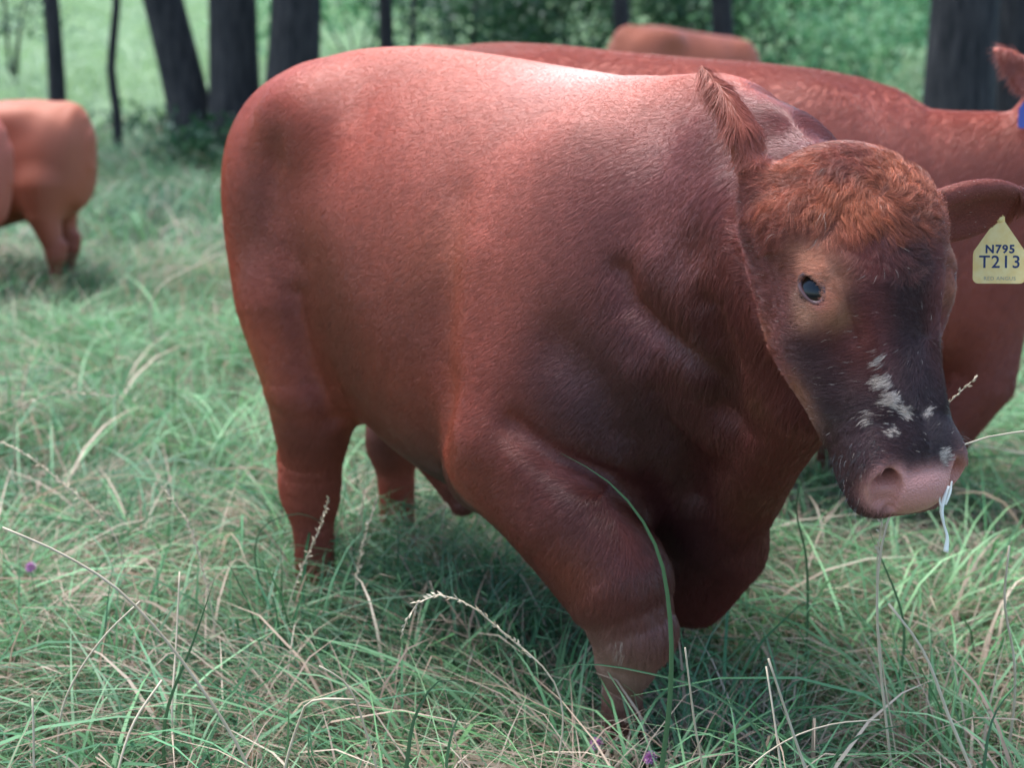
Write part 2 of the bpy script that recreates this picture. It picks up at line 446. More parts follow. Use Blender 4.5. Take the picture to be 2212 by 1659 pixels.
def cow_body(graze=False):
    """a plain cow standing square, head carried level"""
    B = Body()
    B.loft((0, 0), (1, 0), [
        (-1.33, 1.22, 1.00, .05, 1.10), (-1.295, 1.34, .84, .14, 1.06), (-1.20, 1.40, .74, .215, 1.06), (-1.02, 1.435, .68, .255, 1.06),
        (-.82, 1.435, .64, .295, 1.04), (-.60, 1.415, .58, .345, .98), (-.40, 1.40, .545, .37, .95), (-.18, 1.385, .53, .355, .95),
        (.00, 1.36, .53, .31, .95), (.12, 1.325, .54, .265, .94), (.21, 1.27, .58, .20, .92), (.28, 1.15, .70, .10, .92)], k=.09, n=2.2)
    if graze: B.tube([(-.02, 0, 1.10), (.25, 0, .92), (.50, 0, .66), (.66, 0, .48)], [.22, .19, .14, .11], k=.12)
    else: B.loft((.0, .0), (1, .0), [(-.08, 1.30, .78, .17, 1.02), (.12, 1.29, .60, .19, .98), (.30, 1.265, .56, .165, .97), (.46, 1.265, .62, .12, 1.04), (.60, 1.28, .88, .10, 1.12), (.66, 1.26, 1.0, .07, 1.14)], k=.10, n=2.1)
    if not graze: B.tube([(.52, 0, .92), (.47, 0, .72), (.44, 0, .53), (.33, 0, .39), (.12, 0, .41)], [.06, .075, .085, .095, .10], k=.08)
    for s in (1, -1):
        B.ell((-.02, s*.205, 1.04), (.16, .10, .29), k=.12)
        B.ell((-.12, s*.235, .80), (.16, .09, .17), k=.09)
        B.ell((.10, s*.195, .84), (.11, .09, .14), k=.10)
        B.ell((-1.02, s*.15, 1.17), (.25, .11, .19), k=.10)
        B.ell((-1.05, s*.17, .96), (.20, .115, .28), k=.09)
        B.ell((-.88, s*.205, 1.33), (.10, .06, .05), k=.14)
        hx_ = -1.02 - .05 * s
        B.tube([(hx_, s*.19, .90), (hx_ - .01, s*.20, .72), (hx_ - .06, s*.195, .52), (hx_ - .07, s*.19, .45)], [.15, .11, .065, .055], k=.07)
        B.tube([(hx_ - .13, s*.19, .52), (hx_ - .11, s*.19, .45)], [.028, .03], k=.05)
        B.tube([(hx_ - .07, s*.19, .46), (hx_ - .06, s*.19, .30), (hx_ - .05, s*.19, .15), (hx_ - .045, s*.19, .10)], [.052, .040, .038, .046], k=.04)
        B.tube([(hx_ - .045, s*.19, .11), (hx_ - .02, s*.19, .05)], [.045, .055], k=.03)
        fx = -.03 + .06 * s
        B.tube([(-.10, s*.21, .70), (fx - .01, s*.19, .55), (fx, s*.17, .42), (fx, s*.17, .37)], [.12, .085, .066, .058], k=.06)
        B.tube([(fx, s*.17, .39), (fx - .01, s*.165, .25), (fx - .015, s*.165, .14), (fx - .015, s*.165, .10)], [.052, .040, .038, .046], k=.035)
        B.tube([(fx - .015, s*.165, .11), (fx + .005, s*.165, .05)], [.045, .055], k=.03)
    B.ell((-1.08, 0, .98), (.17, .16, .30), k=.12)
    B.tube([(-1.19, 0, 1.37), (-1.285, 0, 1.31), (-1.305, 0, 1.18), (-1.275, 0, .98), (-1.22, 0, .84)], [.045, .04, .034, .028, .022], k=.08)
    head_frame(B, (.66, 0, .55) if graze else (.60, 0, 1.375), 0.0, math.radians(72 if graze else 48))
    head_prims(B, [(-1, (.07, -.105, -.07), (-1.0, -.30, -.05), (.5, -.5, .2), .25), (1, (.07, .105, -.07), (-.30, 1, -.1), (.75, 0, .45), .2)])
    return B
# ------------------------------------------------------------------ coats
def coat_mat(name, rough=.42, spec=.5, mul=1.0):
    m, nt, b = mat_new(name)
    at = N(nt, 'ShaderNodeAttribute', attribute_name='col')
    b.inputs['Roughness'].default_value = rough
    b.inputs['Specular IOR Level'].default_value = spec
    nt.links.new(at.outputs['Color'], b.inputs['Base Color'])
    return m, nt, b
def skin_mat(name):
    m, nt, b = coat_mat(name, .62, .35)
    tc = N(nt, 'ShaderNodeTexCoord')
    mp = N(nt, 'ShaderNodeMapping'); mp.inputs['Scale'].default_value = (60, 260, 110)
    nz = N(nt, 'ShaderNodeTexNoise'); nz.inputs['Scale'].default_value = 1.0; nz.inputs['Detail'].default_value = 3
    bp = N(nt, 'ShaderNodeBump'); bp.inputs['Strength'].default_value = .25; bp.inputs['Distance'].default_value = .003
    nt.links.new(tc.outputs['Object'], mp.inputs[0]); nt.links.new(mp.outputs[0], nz.inputs['Vector'])
    nt.links.new(nz.outputs['Fac'], bp.inputs['Height']); nt.links.new(bp.outputs[0], b.inputs['Normal'])
    # nose leather and eye rims are moist: the alpha-like 'wet' attribute lowers the roughness there
    wt = N(nt, 'ShaderNodeAttribute', attribute_name='wet')
    vo = N(nt, 'ShaderNodeTexVoronoi'); vo.inputs['Scale'].default_value = 330; nt.links.new(tc.outputs['Object'], vo.inputs['Vector'])      # pebbled nose leather
    b2 = N(nt, 'ShaderNodeBump'); b2.inputs['Distance'].default_value = .0012; nt.links.new(wt.outputs['Fac'], b2.inputs['Strength']); nt.links.new(vo.outputs['Distance'], b2.inputs['Height']); nt.links.new(bp.outputs[0], b2.inputs['Normal']); nt.links.new(b2.outputs[0], b.inputs['Normal'])
    mr = N(nt, 'ShaderNodeMapRange'); mr.inputs[1].default_value = 0; mr.inputs[2].default_value = 1; mr.inputs[3].default_value = .62; mr.inputs[4].default_value = .30
    nt.links.new(wt.outputs['Fac'], mr.inputs[0]); nt.links.new(mr.outputs[0], b.inputs['Roughness'])
    return m
def hair_mat(name):
    m, nt, b = coat_mat(name, .34, .50)
    return m
M_SKIN = skin_mat('cattle_skin'); M_HAIR = hair_mat('cattle_hair'); M_HEADHAIR = coat_mat('head_hair', .38, .32)[0]

def tri_sample(V, Q, dens, n_total_cap, g):
    """random points on the quads of a mesh, dens = hairs per square metre at each vertex"""
    T = np.concatenate([Q[:, [0, 1, 2]], Q[:, [0, 2, 3]]]) if Q.shape[1] == 4 else Q
    a, b, c = V[T[:, 0]], V[T[:, 1]], V[T[:, 2]]
    ar = .5 * np.linalg.norm(np.cross(b - a, c - a), axis=1)
    w = ar * dens[T].mean(1); n = int(min(w.sum(), n_total_cap))
    cs = np.cumsum(w); ti = np.searchsorted(cs, g.random(n) * cs[-1])
    u = np.sqrt(g.random(n)); v = g.random(n)
    bar = np.stack([1 - u, u * (1 - v), u * v], 1)
    return T[ti], bar
def bary(A, T, bar): return (A[T] * (bar[:, :, None] if A.ndim == 2 else bar)).sum(1)

def hair_object(name, parent, roots, dirs, length, col, rad, K=4, nrm=None, lift=.3, sag=0.0, curl=0.0, curl_f=2.0, seed=0, mat=None, pull=None):
    """one hair-curves object; dirs lie in the skin, lift tips them off it"""
    g = np.random.default_rng(seed); n = len(roots)
    t = np.linspace(0, 1, K)[None, :, None]
    side = unit(np.cross(nrm, dirs))
    li = (lift * (0.7 + .6 * g.random(n)))[:, None, None]
    L = length[:, None, None]
    pos = roots[:, None] + nrm[:, None] * .0006 + L * (dirs[:, None] * t + nrm[:, None] * li * (t - .55 * t * t))
    if np.any(np.asarray(curl) > 0):
        ph = vnoise(roots, 55.)[:, None, None] * 9 + g.random((n, 1, 1)) * 1.2
        cu = np.broadcast_to(np.asarray(curl, float), (n,))[:, None, None]
        pos = pos + cu * L * t * (side[:, None] * np.sin(curl_f * 3.1 * t + ph) + nrm[:, None] * .6 * np.cos(curl_f * 3.1 * t + ph))
    if np.any(np.asarray(sag) != 0):
        pos[:, :, 2] -= (np.broadcast_to(np.asarray(sag, float), (n,))[:, None] * length[:, None]) * t[0, :, 0][None] ** 2
    if pull is not None: pos = pos + pull[:, None] * t ** 1.4
    cu_ = bpy.data.hair_curves.new(name)
    cu_.add_curves([K] * n)
    cu_.attributes['position'].data.foreach_set('vector', np.ascontiguousarray(pos, dtype=np.float32).ravel())
    ra = cu_.attributes.get('radius') or cu_.attributes.new('radius', 'FLOAT', 'POINT')
    rr = (np.broadcast_to(np.asarray(rad, float), (n,))[:, None] * (1 - .8 * np.linspace(0, 1, K)[None] ** 1.5)).astype(np.float32)
    ra.data.foreach_set('value', np.ascontiguousarray(rr).ravel())
    ca = cu_.attributes.new('col', 'FLOAT_COLOR', 'CURVE')
    c4 = np.ones((n, 4), np.float32); c4[:, :3] = col; ca.data.foreach_set('color', c4.ravel())
    cu_.materials.append(mat or M_HAIR)
    return new_obj(name, cu_, parent)

def blend(col, P, c, r, rgb, s, aniso=None):
    d = P - c
    w = s * np.exp(-((d * d).sum(1)) / (r * r))
    return col + (np.asarray(rgb) - col) * w[:, None]

# ------------------------------------------------------------------ bull: mesh, pigment, coat
def hoof_mesh(mat):
    """a cloven hoof: two blunt claws on the ground, toes forward (+x)"""
    vs, fs = [], []
    prof = [(0.0, -.050, .048, .030), (.022, -.050, .050, .031), (.055, -.046, .040, .029), (.085, -.040, .024, .026)]
    for s in (1, -1):
        base = len(vs); M_ = 12
        for z, xb, xf, hw in prof:
            for k in range(M_):
                a = 2 * math.pi * k / M_; ca, sa = math.cos(a), math.sin(a)
                x = (xb + xf) / 2 + (xf - xb) / 2 * math.copysign(abs(ca) ** .8, ca); y = s * .034 + hw * math.copysign(abs(sa) ** .8, sa) * (1 - .35 * max(0, ca))
                vs.append((x, y, z))
        for i in range(len(prof) - 1):
            for k in range(M_):
                a0 = base + i * M_ + k; a1 = base + i * M_ + (k + 1) % M_; fs.append((a0, a1, a1 + M_, a0 + M_))
        fs.append(tuple(base + k for k in range(M_))[::-1]); fs.append(tuple(base + (len(prof) - 1) * M_ + k for k in range(M_)))
    me = bpy.data.meshes.new('hoof'); me.from_pydata(vs, [], fs); me.materials.append(mat)
    return me
m_hoof, nt, b = mat_new('hoof_horn'); b.inputs['Base Color'].default_value = (.03, .024, .02, 1); b.inputs['Roughness'].default_value = .55
HOOF = hoof_mesh(m_hoof)

def eye_mesh():
    """eyeball whose iris and pupil sit on the local +z pole"""
    import bmesh
    bm = bmesh.new(); bmesh.ops.create_uvsphere(bm, u_segments=40, v_segments=28, radius=EYE_R)
    me = bpy.data.meshes.new('eye'); bm.to_mesh(me); bm.free()
    me.polygons.foreach_set('use_smooth', np.ones(len(me.polygons), bool))
    m, nt, b = mat_new('eyeball')
    tc = N(nt, 'ShaderNodeTexCoord'); sx = N(nt, 'ShaderNodeSeparateXYZ')
    nt.links.new(tc.outputs['Object'], sx.inputs[0])
    cr = N(nt, 'ShaderNodeValToRGB')
    mr = N(nt, 'ShaderNodeMapRange'); mr.inputs[1].default_value = 0; mr.inputs[2].default_value = EYE_R
    nt.links.new(sx.outputs['Z'], mr.inputs[0]); nt.links.new(mr.outputs[0], cr.inputs[0])
    e = cr.color_ramp.elements
    e[0].position = .55; e[0].color = (.30, .20, .19, 1)
    e[1].position = .66; e[1].color = (.035, .018, .012, 1)
    x = cr.color_ramp.elements.new(.86); x.color = (.03, .016, .010, 1)
    x = cr.color_ramp.elements.new(.91); x.color = (.004, .004, .006, 1)
    nt.links.new(cr.outputs[0], b.inputs['Base Color'])
    b.inputs['Roughness'].default_value = .22
    b.inputs['Specular IOR Level'].default_value = .15; b.inputs['Coat Weight'].default_value = .40; b.inputs['Coat Roughness'].default_value = .07
    me.materials.append(m)
    return me
EYE = eye_mesh()

M_LID, nt, b = mat_new('eyelid_rim'); b.inputs['Base Color'].default_value = (.11, .045, .040, 1); b.inputs['Roughness'].default_value = .35
def make_bull():
    B = bull_body(); bull_relief(B)
    V, Q = B.mesh((-1.5, -.78, -.02), (1.25, .62, 1.65), BULL_RES, proj=1)
    log('bull surface', len(V))
    V, Q = refine_head(B, V, Q)
    log('bull refined', len(V), len(Q))
    d0, g = B.grad(V); Nv = unit(g)
    px = lambda x, y: bull_px(B, x, y)
    o, Rh = B.frames['h']; Hq = (V - o) @ Rh                     # head coordinates of every vertex
    # ---- pigment, with some sheen, light and shade painted in
    P = V
    col = np.tile(np.array([.41, .086, .047]), (len(P), 1))
    nz = vnoise(P + 5, 6.)[:, None]; nz2 = vnoise(P + 9, 22.)[:, None]
    col *= .82 + .36 * nz
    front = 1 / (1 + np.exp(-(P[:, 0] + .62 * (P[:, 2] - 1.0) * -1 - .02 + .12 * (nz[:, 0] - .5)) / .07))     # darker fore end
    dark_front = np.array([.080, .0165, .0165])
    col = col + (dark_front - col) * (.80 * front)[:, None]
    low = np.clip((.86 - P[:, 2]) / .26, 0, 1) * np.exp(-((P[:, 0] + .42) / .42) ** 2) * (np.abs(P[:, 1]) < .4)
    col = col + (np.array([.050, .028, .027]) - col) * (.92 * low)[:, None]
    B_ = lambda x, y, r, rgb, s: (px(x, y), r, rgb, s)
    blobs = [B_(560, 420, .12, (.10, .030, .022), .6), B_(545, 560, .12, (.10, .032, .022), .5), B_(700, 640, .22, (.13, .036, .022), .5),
             B_(820, 960, .13, (.070, .050, .048), .6), B_(740, 740, .20, (.13, .032, .020), .7), B_(880, 720, .20, (.15, .036, .022), .6), B_(700, 560, .16, (.20, .05, .028), .5), B_(545, 780, .09, (.42, .14, .05), .6), B_(560, 860, .07, (.38, .12, .04), .5),  # orange thigh-edge light and dark lower-flank shade are painted in here
             B_(610, 300, .07, (.13, .035, .02), .55), B_(960, 520, .09, (.38, .10, .035), .5), B_(1250, 800, .14, (.034, .013, .015), .7),  # dark blobs paint shade into the hip hollow and shoulder dip
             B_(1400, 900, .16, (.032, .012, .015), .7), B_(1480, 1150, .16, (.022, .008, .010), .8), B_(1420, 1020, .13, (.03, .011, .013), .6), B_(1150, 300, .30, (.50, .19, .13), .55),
             B_(900, 250, .30, (.48, .16, .105), .5), B_(1260, 160, .14, (.66, .38, .32), .7), B_(1565, 300, .06, (.24, .07, .04), .6), B_(1050, 1000, .10, (.20, .05, .025), .45), B_(1280, 1180, .12, (.16, .04, .024), .5),  # pale blobs on the back and upper side paint in sky sheen
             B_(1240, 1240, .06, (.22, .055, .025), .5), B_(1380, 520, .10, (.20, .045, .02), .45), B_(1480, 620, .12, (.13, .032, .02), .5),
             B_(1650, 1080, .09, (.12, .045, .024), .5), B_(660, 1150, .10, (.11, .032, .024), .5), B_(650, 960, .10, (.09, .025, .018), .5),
             B_(1330, 1455, .10, (.36, .22, .16), .85), B_(1500, 300, .16, (.12, .040, .036), .5), B_(1300, 480, .2, (.18, .060, .056), .5), B_(1450, 640, .13, (.10, .024, .018), .6), B_(1560, 800, .09, (.05, .014, .012), .6)]  # purple shoulder sheen and shade in the jaw hollow, painted into the coat
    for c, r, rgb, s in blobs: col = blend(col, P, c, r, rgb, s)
    # head
    in_head = (np.abs(Hq[:, 1]) < .22) & (Hq[:, 2] > -.24) & (Hq[:, 0] < .66)
    on_head = 1 / (1 + np.exp(-(Hq[:, 0] - .0) / .03)) * in_head
    a, l, f = Hq.T
    hd = np.array([.19, .044, .030]); col = col + (hd - col) * (on_head * .7 * (np.abs(l) < .3))[:, None]
    edge = .165 + .080 * np.exp(-((l - .01) / .055) ** 2) + .05 * (vnoise(P + 2, 30.) - .5)
    fore = on_head * np.clip((edge + .02 - a) / .10, 0, 1) * np.clip((f + .07) / .05, 0, 1) * (np.abs(l) < .19)
    fc = np.array([.15, .042, .030]) + (np.array([.37, .105, .044]) - np.array([.15, .042, .030])) * np.clip(vnoise(P + 13, 17.) * 1.7 - .25, 0, 1)[:, None]
    col = col + (fc - col) * (.85 * fore)[:, None]
    char = np.array([.042, .023, .024])
    br = on_head * np.clip((a - .17) / .08, 0, 1) * np.clip(1.25 - np.abs(l - .01) / .062, 0, 1) * np.clip((f + .03) / .03, 0, 1)
    col = col + (char - col) * (.88 * br)[:, None]
    mz = on_head * np.clip((a - .33) / .08, 0, 1); col = col + (char * .95 - col) * (.85 * mz)[:, None]
    for x, y, r, rgb, s in [(1760, 770, .055, char, .75), (1800, 850, .06, char, .6), (1850, 640, .03, char, .5), (1975, 540, .045, char, .8), (1900, 520, .02, char, .5), (2010, 480, .03, char, .5),
                            (1765, 555, .034, (.66, .28, .16), .9), (1800, 600, .028, (.62, .25, .14), .8), (1790, 660, .027, (.66, .26, .14), .85), (1745, 680, .024, (.62, .29, .17), .8), (1725, 640, .016, (.40, .20, .13), .6),
                            (1820, 690, .02, (.36, .16, .07), .6), (1775, 655, .012, (.50, .16, .13), .7), (1690, 680, .03, (.16, .05, .04), .6), (1665, 720, .03, (.25, .075, .025), .6),
                            (1735, 850, .035, (.26, .09, .035), .7), (1760, 900, .03, (.22, .08, .035), .6), (1640, 860, .03, (.16, .055, .026), .5), (1700, 560, .03, (.20, .06, .035), .5)]:
        col = blend(col, P, px(x, y), r, rgb, s)
    # far side of the face mirrors the eye patch
    for aa, ll, ff, r, rgb, s in [(.19, .115, .03, .028, (.42, .19, .10), .7), (.25, .10, .02, .03, (.42, .18, .09), .7)]:
        col = blend(col, Hq, np.array([aa, ll, ff]), r, rgb, s)
    wet = np.zeros(len(P))
    # nose leather
    pad = np.exp(-(((a - .548) / .042) ** 2 + (l / .066) ** 2 + ((f + .012) / .052) ** 2) ** 2)
    no = np.zeros(len(P))
    for s in (1, -1):
        no = np.maximum(no, np.exp(-(((a - .538) / .040) ** 2 + ((l - s * .060) / .034) ** 2 + ((f + .008) / .046) ** 2) ** 2))
    leather = np.clip(np.maximum(pad, no) * 1.6, 0, 1) * on_head
    col = col + (np.array([.66, .28, .23]) * (.9 + .25 * nz2) - col) * leather[:, None]
    wet = np.maximum(wet, leather)
    # eye rims
    rim = np.zeros(len(P)); lash = np.zeros(len(P))
    for s in (1, -1):
        dd = np.linalg.norm(Hq - (EYE_C * (1, s, 1) + EYE_D * (1, s, 1) * .026), axis=1); rim = np.maximum(rim, np.exp(-(dd / .0215) ** 6))
    col = col + (np.array([.20, .075, .065]) - col) * (.85 * rim)[:, None]; wet = np.maximum(wet, rim)
    # dried mud on the bridge of the nose and on the cannon
    for ei in (0, 1):                                    # ears a clearer red than the neck behind them
        eo, eR = B.frames['e%d' % ei]; eq = (P - eo) @ eR; we = np.clip((eq[:, 0] - .03) / .05, 0, 1) * (np.linalg.norm(eq[:, 1:], axis=1) < .08) * (.85 if ei == 0 else .35)
        col = col + (np.array([.34, .085, .046]) - col) * we[:, None]
    mudc = np.array([.70, .53, .42])
    def mud_w(Pq, big=True):
        w = np.zeros(len(Pq))
        for x, y, r, s in [(1915, 825, .017, .95), (1935, 865, .020, 1.0), (1965, 893, .016, 1.0), (1905, 775, .015, .75), (2000, 893, .013, .9), (1885, 905, .015, .65), (1930, 935, .015, .7), (2040, 985, .016, 1.0), (1340, 1395, .03, .5)]:
            d = np.linalg.norm(Pq - px(x, y), axis=1); w = np.maximum(w, s * np.exp(-(d / r) ** 2))
        return w
    mud_v = mud_w(P)
    # ---- objects
    root = new_obj('bull', None, None, 'big dark red bull with a yellow ear tag, striding through the grass', 'bull')
    root.location = BULL_O; root.rotation_euler = (0, 0, BULL_RZ)
    mn = np.clip(mud_v * 1.3 - vnoise(P, 160.) * .9, 0, 1)
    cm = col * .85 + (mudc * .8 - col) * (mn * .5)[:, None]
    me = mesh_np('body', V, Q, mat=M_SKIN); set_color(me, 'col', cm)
    wa = me.attributes.new('wet', 'FLOAT', 'POINT'); wa.data.foreach_set('value', wet.astype(np.float32))
    body = new_obj('body', me, root)
    # ---- hair direction field
    W1, W2 = px(1905, 418), px(2003, 728)
    fl = np.tile(np.array([-.75, 0, -.55]), (len(P), 1))
    nk = 1 / (1 + np.exp(-(P[:, 0] - .16) / .05)); fl = fl + (np.array([-.45, .2, -.95]) - fl) * nk[:, None]
    lg = np.clip((.62 - P[:, 2]) / .12, 0, 1) * (P[:, 0] < .3); fl = fl + (np.array([-.1, 0, -1.0]) - fl) * lg[:, None]
    ax_a, ax_l, ax_f = Rh.T
    head_fl = np.tile(-ax_a * .35 - ax_f * .8, (len(P), 1)) + ax_l * np.sign(l)[:, None] * .3                       # cheeks: back
    head_fl += (ax_a * 1.6)[None] * np.clip((a - .40) / .08, 0, 1)[:, None] * (f < .01)[:, None]
    w1 = np.exp(-(np.linalg.norm(P - W1, axis=1) / .135) ** 4)[:, None]
    rad1 = P - W1; sw = np.cross(Nv, rad1)
    head_fl = head_fl * (1 - w1) + w1 * unit(rad1 + .45 * sw)
    w2 = np.exp(-(np.linalg.norm(P - W2, axis=1) / .10) ** 4)[:, None] * (1 - w1)
    rad2 = P - W2; head_fl = head_fl * (1 - w2) + w2 * unit(rad2 + .3 * np.cross(Nv, rad2))
    earw = np.zeros(len(P))
    for ei in (0, 1):
        eo, eR = B.frames['e%d' % ei]; eq = (P - eo) @ eR
        we = np.clip((eq[:, 0] - .02) / .04, 0, 1) * (np.linalg.norm(eq[:, 1:], axis=1) < .1); earw = np.maximum(earw, we); head_fl = head_fl * (1 - we[:, None]) + (eR[:, 0] * 1.0)[None] * we[:, None]
    hw = np.clip((a + .02) / .06, 0, 1) * (np.abs(l) < .36) * (f > -.22); hw = hw[:, None]
    fl = fl * (1 - hw) + head_fl * hw
    # ---- length and density
    ln = np.full(len(P), .0145)
    ln += .014 * nk * (1 - hw[:, 0]); ln += .010 * np.clip((.55 - P[:, 2]) / .15, 0, 1) * nk
    hl = np.full(len(P), .014); hl += .023 * fore * (.6 + .8 * vnoise(P + 17, 40.)); hl += .012 * np.clip((-f - .02) / .06, 0, 1) * np.clip((.36 - a) / .08, 0, 1)
    eyeb = np.maximum(np.exp(-(np.linalg.norm(Hq - EYE_C * (1, -1, 1), axis=1) / .060) ** 4), np.exp(-(np.linalg.norm(Hq - EYE_C, axis=1) / .060) ** 4))
    hl = hl * (1 - .65 * eyeb * (1 - np.clip(fore, 0, 1) * .5)); hl = np.where(a > .44, .007, hl); hl = hl * (1 - .82 * earw)
    ln = ln * (1 - hw[:, 0]) + hl * hw[:, 0]
    c_, s_ = math.cos(-BULL_RZ), math.sin(-BULL_RZ); cl = np.array([[c_, -s_, 0], [s_, c_, 0], [0, 0, 1]]) @ (CAMP - np.array(BULL_O))
    view = unit(cl - P); face = (view * Nv).sum(1)
    de = np.full(len(P), 175000.); de = de * (1 - hw[:, 0]) + 330000. * hw[:, 0]
    de *= np.where(face > -.25, 1.0, .12)
    de *= np.clip(1 - leather * 1.3, 0, 1) * (1 - np.clip(rim * 1.2, 0, 1)); de *= np.where(P[:, 2] < .07, 0, 1)
    g_ = np.random.default_rng(11)
    T, bar = tri_sample(V, Q, de * HAIR_K, 900000, g_)
    R0, Nn, D0, C0 = bary(V, T, bar), unit(bary(Nv, T, bar)), bary(fl, T, bar), bary(col, T, bar)
    L0 = bary(ln, T, bar); hwr = bary(hw[:, 0], T, bar); fo = bary(fore, T, bar); mw = bary(mud_v, T, bar)
    n = len(R0)
    # coherent tufts: neighbours share a turn of direction
    sd = np.cross(Nn, unit(D0 - (D0 * Nn).sum(1)[:, None] * Nn))
    D = unit(D0 - (D0 * Nn).sum(1)[:, None] * Nn)
    tw = (vnoise(R0, 38.) - .5) * (.22 + 3.0 * fo) + (vnoise(R0 + 3, 130.) - .5) * (.25 + 1.6 * fo) + (g_.random(n) - .5) * .30
    # locks: hairs of one cell lean one way and draw together towards their tips
    def locks(size, q):
        cell = np.floor((R0 + .5 * size * (vnoise(R0 + q, 45.)[:, None] - .5)) / size).astype(np.int64)
        hs = (cell[:, 0] * 73856093 ^ cell[:, 1] * 19349663 ^ cell[:, 2] * 83492791) & 0xffff
        rr = np.random.default_rng(q).random((65536, 2))[hs]
        v = (cell + .5) * size - R0; return v - (v * Nn).sum(1)[:, None] * Nn, rr
    pv, rr = locks(.015, 3); pv2, rr2 = locks(.011, 5)
    cheek = np.clip(hwr - fo, 0, 1) * (bary(hl, T, bar) > .016)
    nkr = bary(nk, T, bar) * (hwr < .5)
    tw = tw * (1 - .5 * fo) + (rr[:, 0] - .5) * 1.9 * fo + (rr2[:, 0] - .5) * (.5 * nkr + .6 * cheek)
    pull = pv * (.75 * fo)[:, None] + pv2 * (.40 * nkr + .45 * cheek)[:, None]
    D = unit(D + sd * tw[:, None])
    C = C0 * 1.15 * (1 + .55 * fo * (rr[:, 1] - .5))[:, None] * (.88 + .24 * g_.random(n) + (.25 * (g_.random(n) - .5)) * (hwr > .5))[:, None] * (.90 + .20 * vnoise(R0 + 7, 60.))[:, None]
    fo_h = (fo > .3) & (g_.random(n) < .25); C[fo_h] *= 1.7
    md = (mw * 1.35 - vnoise(R0, 330.) * 1.25 - .10 * g_.random(n)) > .12
    C[md] = mudc * (.6 + .5 * g_.random((md.sum(), 1)))
    fleck = (hwr > .6) & (mw < .12) & (g_.random(n) < .004); C[fleck] = mudc * .9
    Lh = L0 * (.65 + .7 * g_.random(n)); 
    K0 = hwr > .5
    ob = hair_object('coat', root, R0[~K0], D[~K0], Lh[~K0], C[~K0], .00040, K=4, nrm=Nn[~K0], lift=.22, curl=.01, sag=.12, seed=1, pull=pull[~K0])
    ob['label'] = 'short sleek red coat'
    hb = hair_object('head_hair', root, R0[K0], D[K0], Lh[K0], C[K0], .00030, K=6, nrm=Nn[K0], lift=.28 + .08 * fo[K0], curl=.05 + .24 * fo[K0], curl_f=2.0, sag=.10 + .25 * fo[K0], seed=2, pull=pull[K0], mat=M_HEADHAIR)
    hb['label'] = 'curly orange brown forelock and dark face hair'
    log('bull hair', n)
    # whiskers on the muzzle, lashes over the eyes
    wden = np.where((a > .46) & (f < .02) & (leather < .2) & in_head, 12000., 0) * np.where(face > -.2, 1, 0)
    T, bar = tri_sample(V, Q, wden, 1500, g_)
    R1, N1 = bary(V, T, bar), unit(bary(Nv, T, bar)); nW = len(R1)
    D1 = unit(ax_a * .6 - ax_f * .5 + g_.normal(0, .35, (nW, 3))); D1 = unit(D1 - (D1 * N1).sum(1)[:, None] * N1)
    cw = np.where(g_.random(nW)[:, None] < .12, .35, .025) * np.array([1, .95, .92])
    hair_object('whiskers', root, R1, D1, .008 + .020 * g_.random(nW) ** 2, cw, .00018, K=5, nrm=N1, lift=1.0, sag=.25, seed=5)
    roots, dirs, nr = [], [], []
    for s in (1, -1):
        D_, E_ = EYE_D * (1, s, 1), EYE_C * (1, s, 1); ax_ = unit(np.array([.86, 0, .50]) - (np.array([.86, 0, .50]) @ D_) * D_); ac_ = np.cross(D_, ax_)
        if ac_[2] < 0 and ac_[0] > 0: ac_ = -ac_
        upv = ac_ if ac_ @ np.array([-.7, 0, .7]) > 0 else -ac_
        for q in np.linspace(-.020, .015, 13):
            p_ = E_ + D_ * .040 + ax_ * q + upv * (.0165 * math.sqrt(max(0, 1 - (q / .022) ** 2)) + .001)
            roots.append(B.to_body('h', p_)); dirs.append(Rh @ unit(D_ * .9 + upv * .5 + ax_ * q * 12)); nr.append(Rh @ D_)
    hair_object('eyelashes', root, np.array(roots), np.array(dirs), np.full(len(roots), .013), np.full((len(roots), 3), .03), .0003, K=5, nrm=np.array(nr), lift=.1, sag=.25, seed=6)
    # eyes
    for s in (1, -1):
        e = new_obj('eye', EYE, root); e.location = B.to_body('h', (EYE_C + EYE_D * .0125) * (1, s, 1))
        D_ = Rh @ unit(EYE_D * (1, s, 1) + np.array([.05, 0, .12])); e.rotation_euler = Vector(D_).to_track_quat('Z', 'Y').to_euler(); e.scale = (1.28, 1.28, 1.0)
        # rolled lid rim laid along the edge of the opening
        Dh, Eh = EYE_D * (1, s, 1), EYE_C * (1, s, 1); ax_ = unit(np.array([.86, 0, .50]) - (np.array([.86, 0, .50]) @ Dh) * Dh); ac_ = np.cross(Dh, ax_); ring = []
        for th in np.linspace(0, 2 * math.pi, 41)[:-1]:
            q = Eh + ax_ * (.002 + .0262 * math.cos(th)) + ac_ * (.0168 * math.sin(th)); tt = np.linspace(.062, .018, 90); dd = B.eval(np.array([B.to_body('h', q + Dh * t_) for t_ in tt])); k_ = np.where(dd < 0)[0]
            ring.append(tt[k_[0]] if len(k_) else .03)
        ring = np.array(ring); ring = np.clip(ring, np.median(ring) - .006, np.median(ring) + .006)
        for _ in range(4): ring = (np.roll(ring, 1) + ring * 2 + np.roll(ring, -1)) / 4
        th = np.linspace(0, 2 * math.pi, 41)[:-1]; pr = np.array([B.to_body('h', Eh + ax_ * (.002 + .0250 * math.cos(t_)) + ac_ * (.0156 * math.sin(t_)) + Dh * (r_ - .0015)) for t_, r_ in zip(th, ring)])
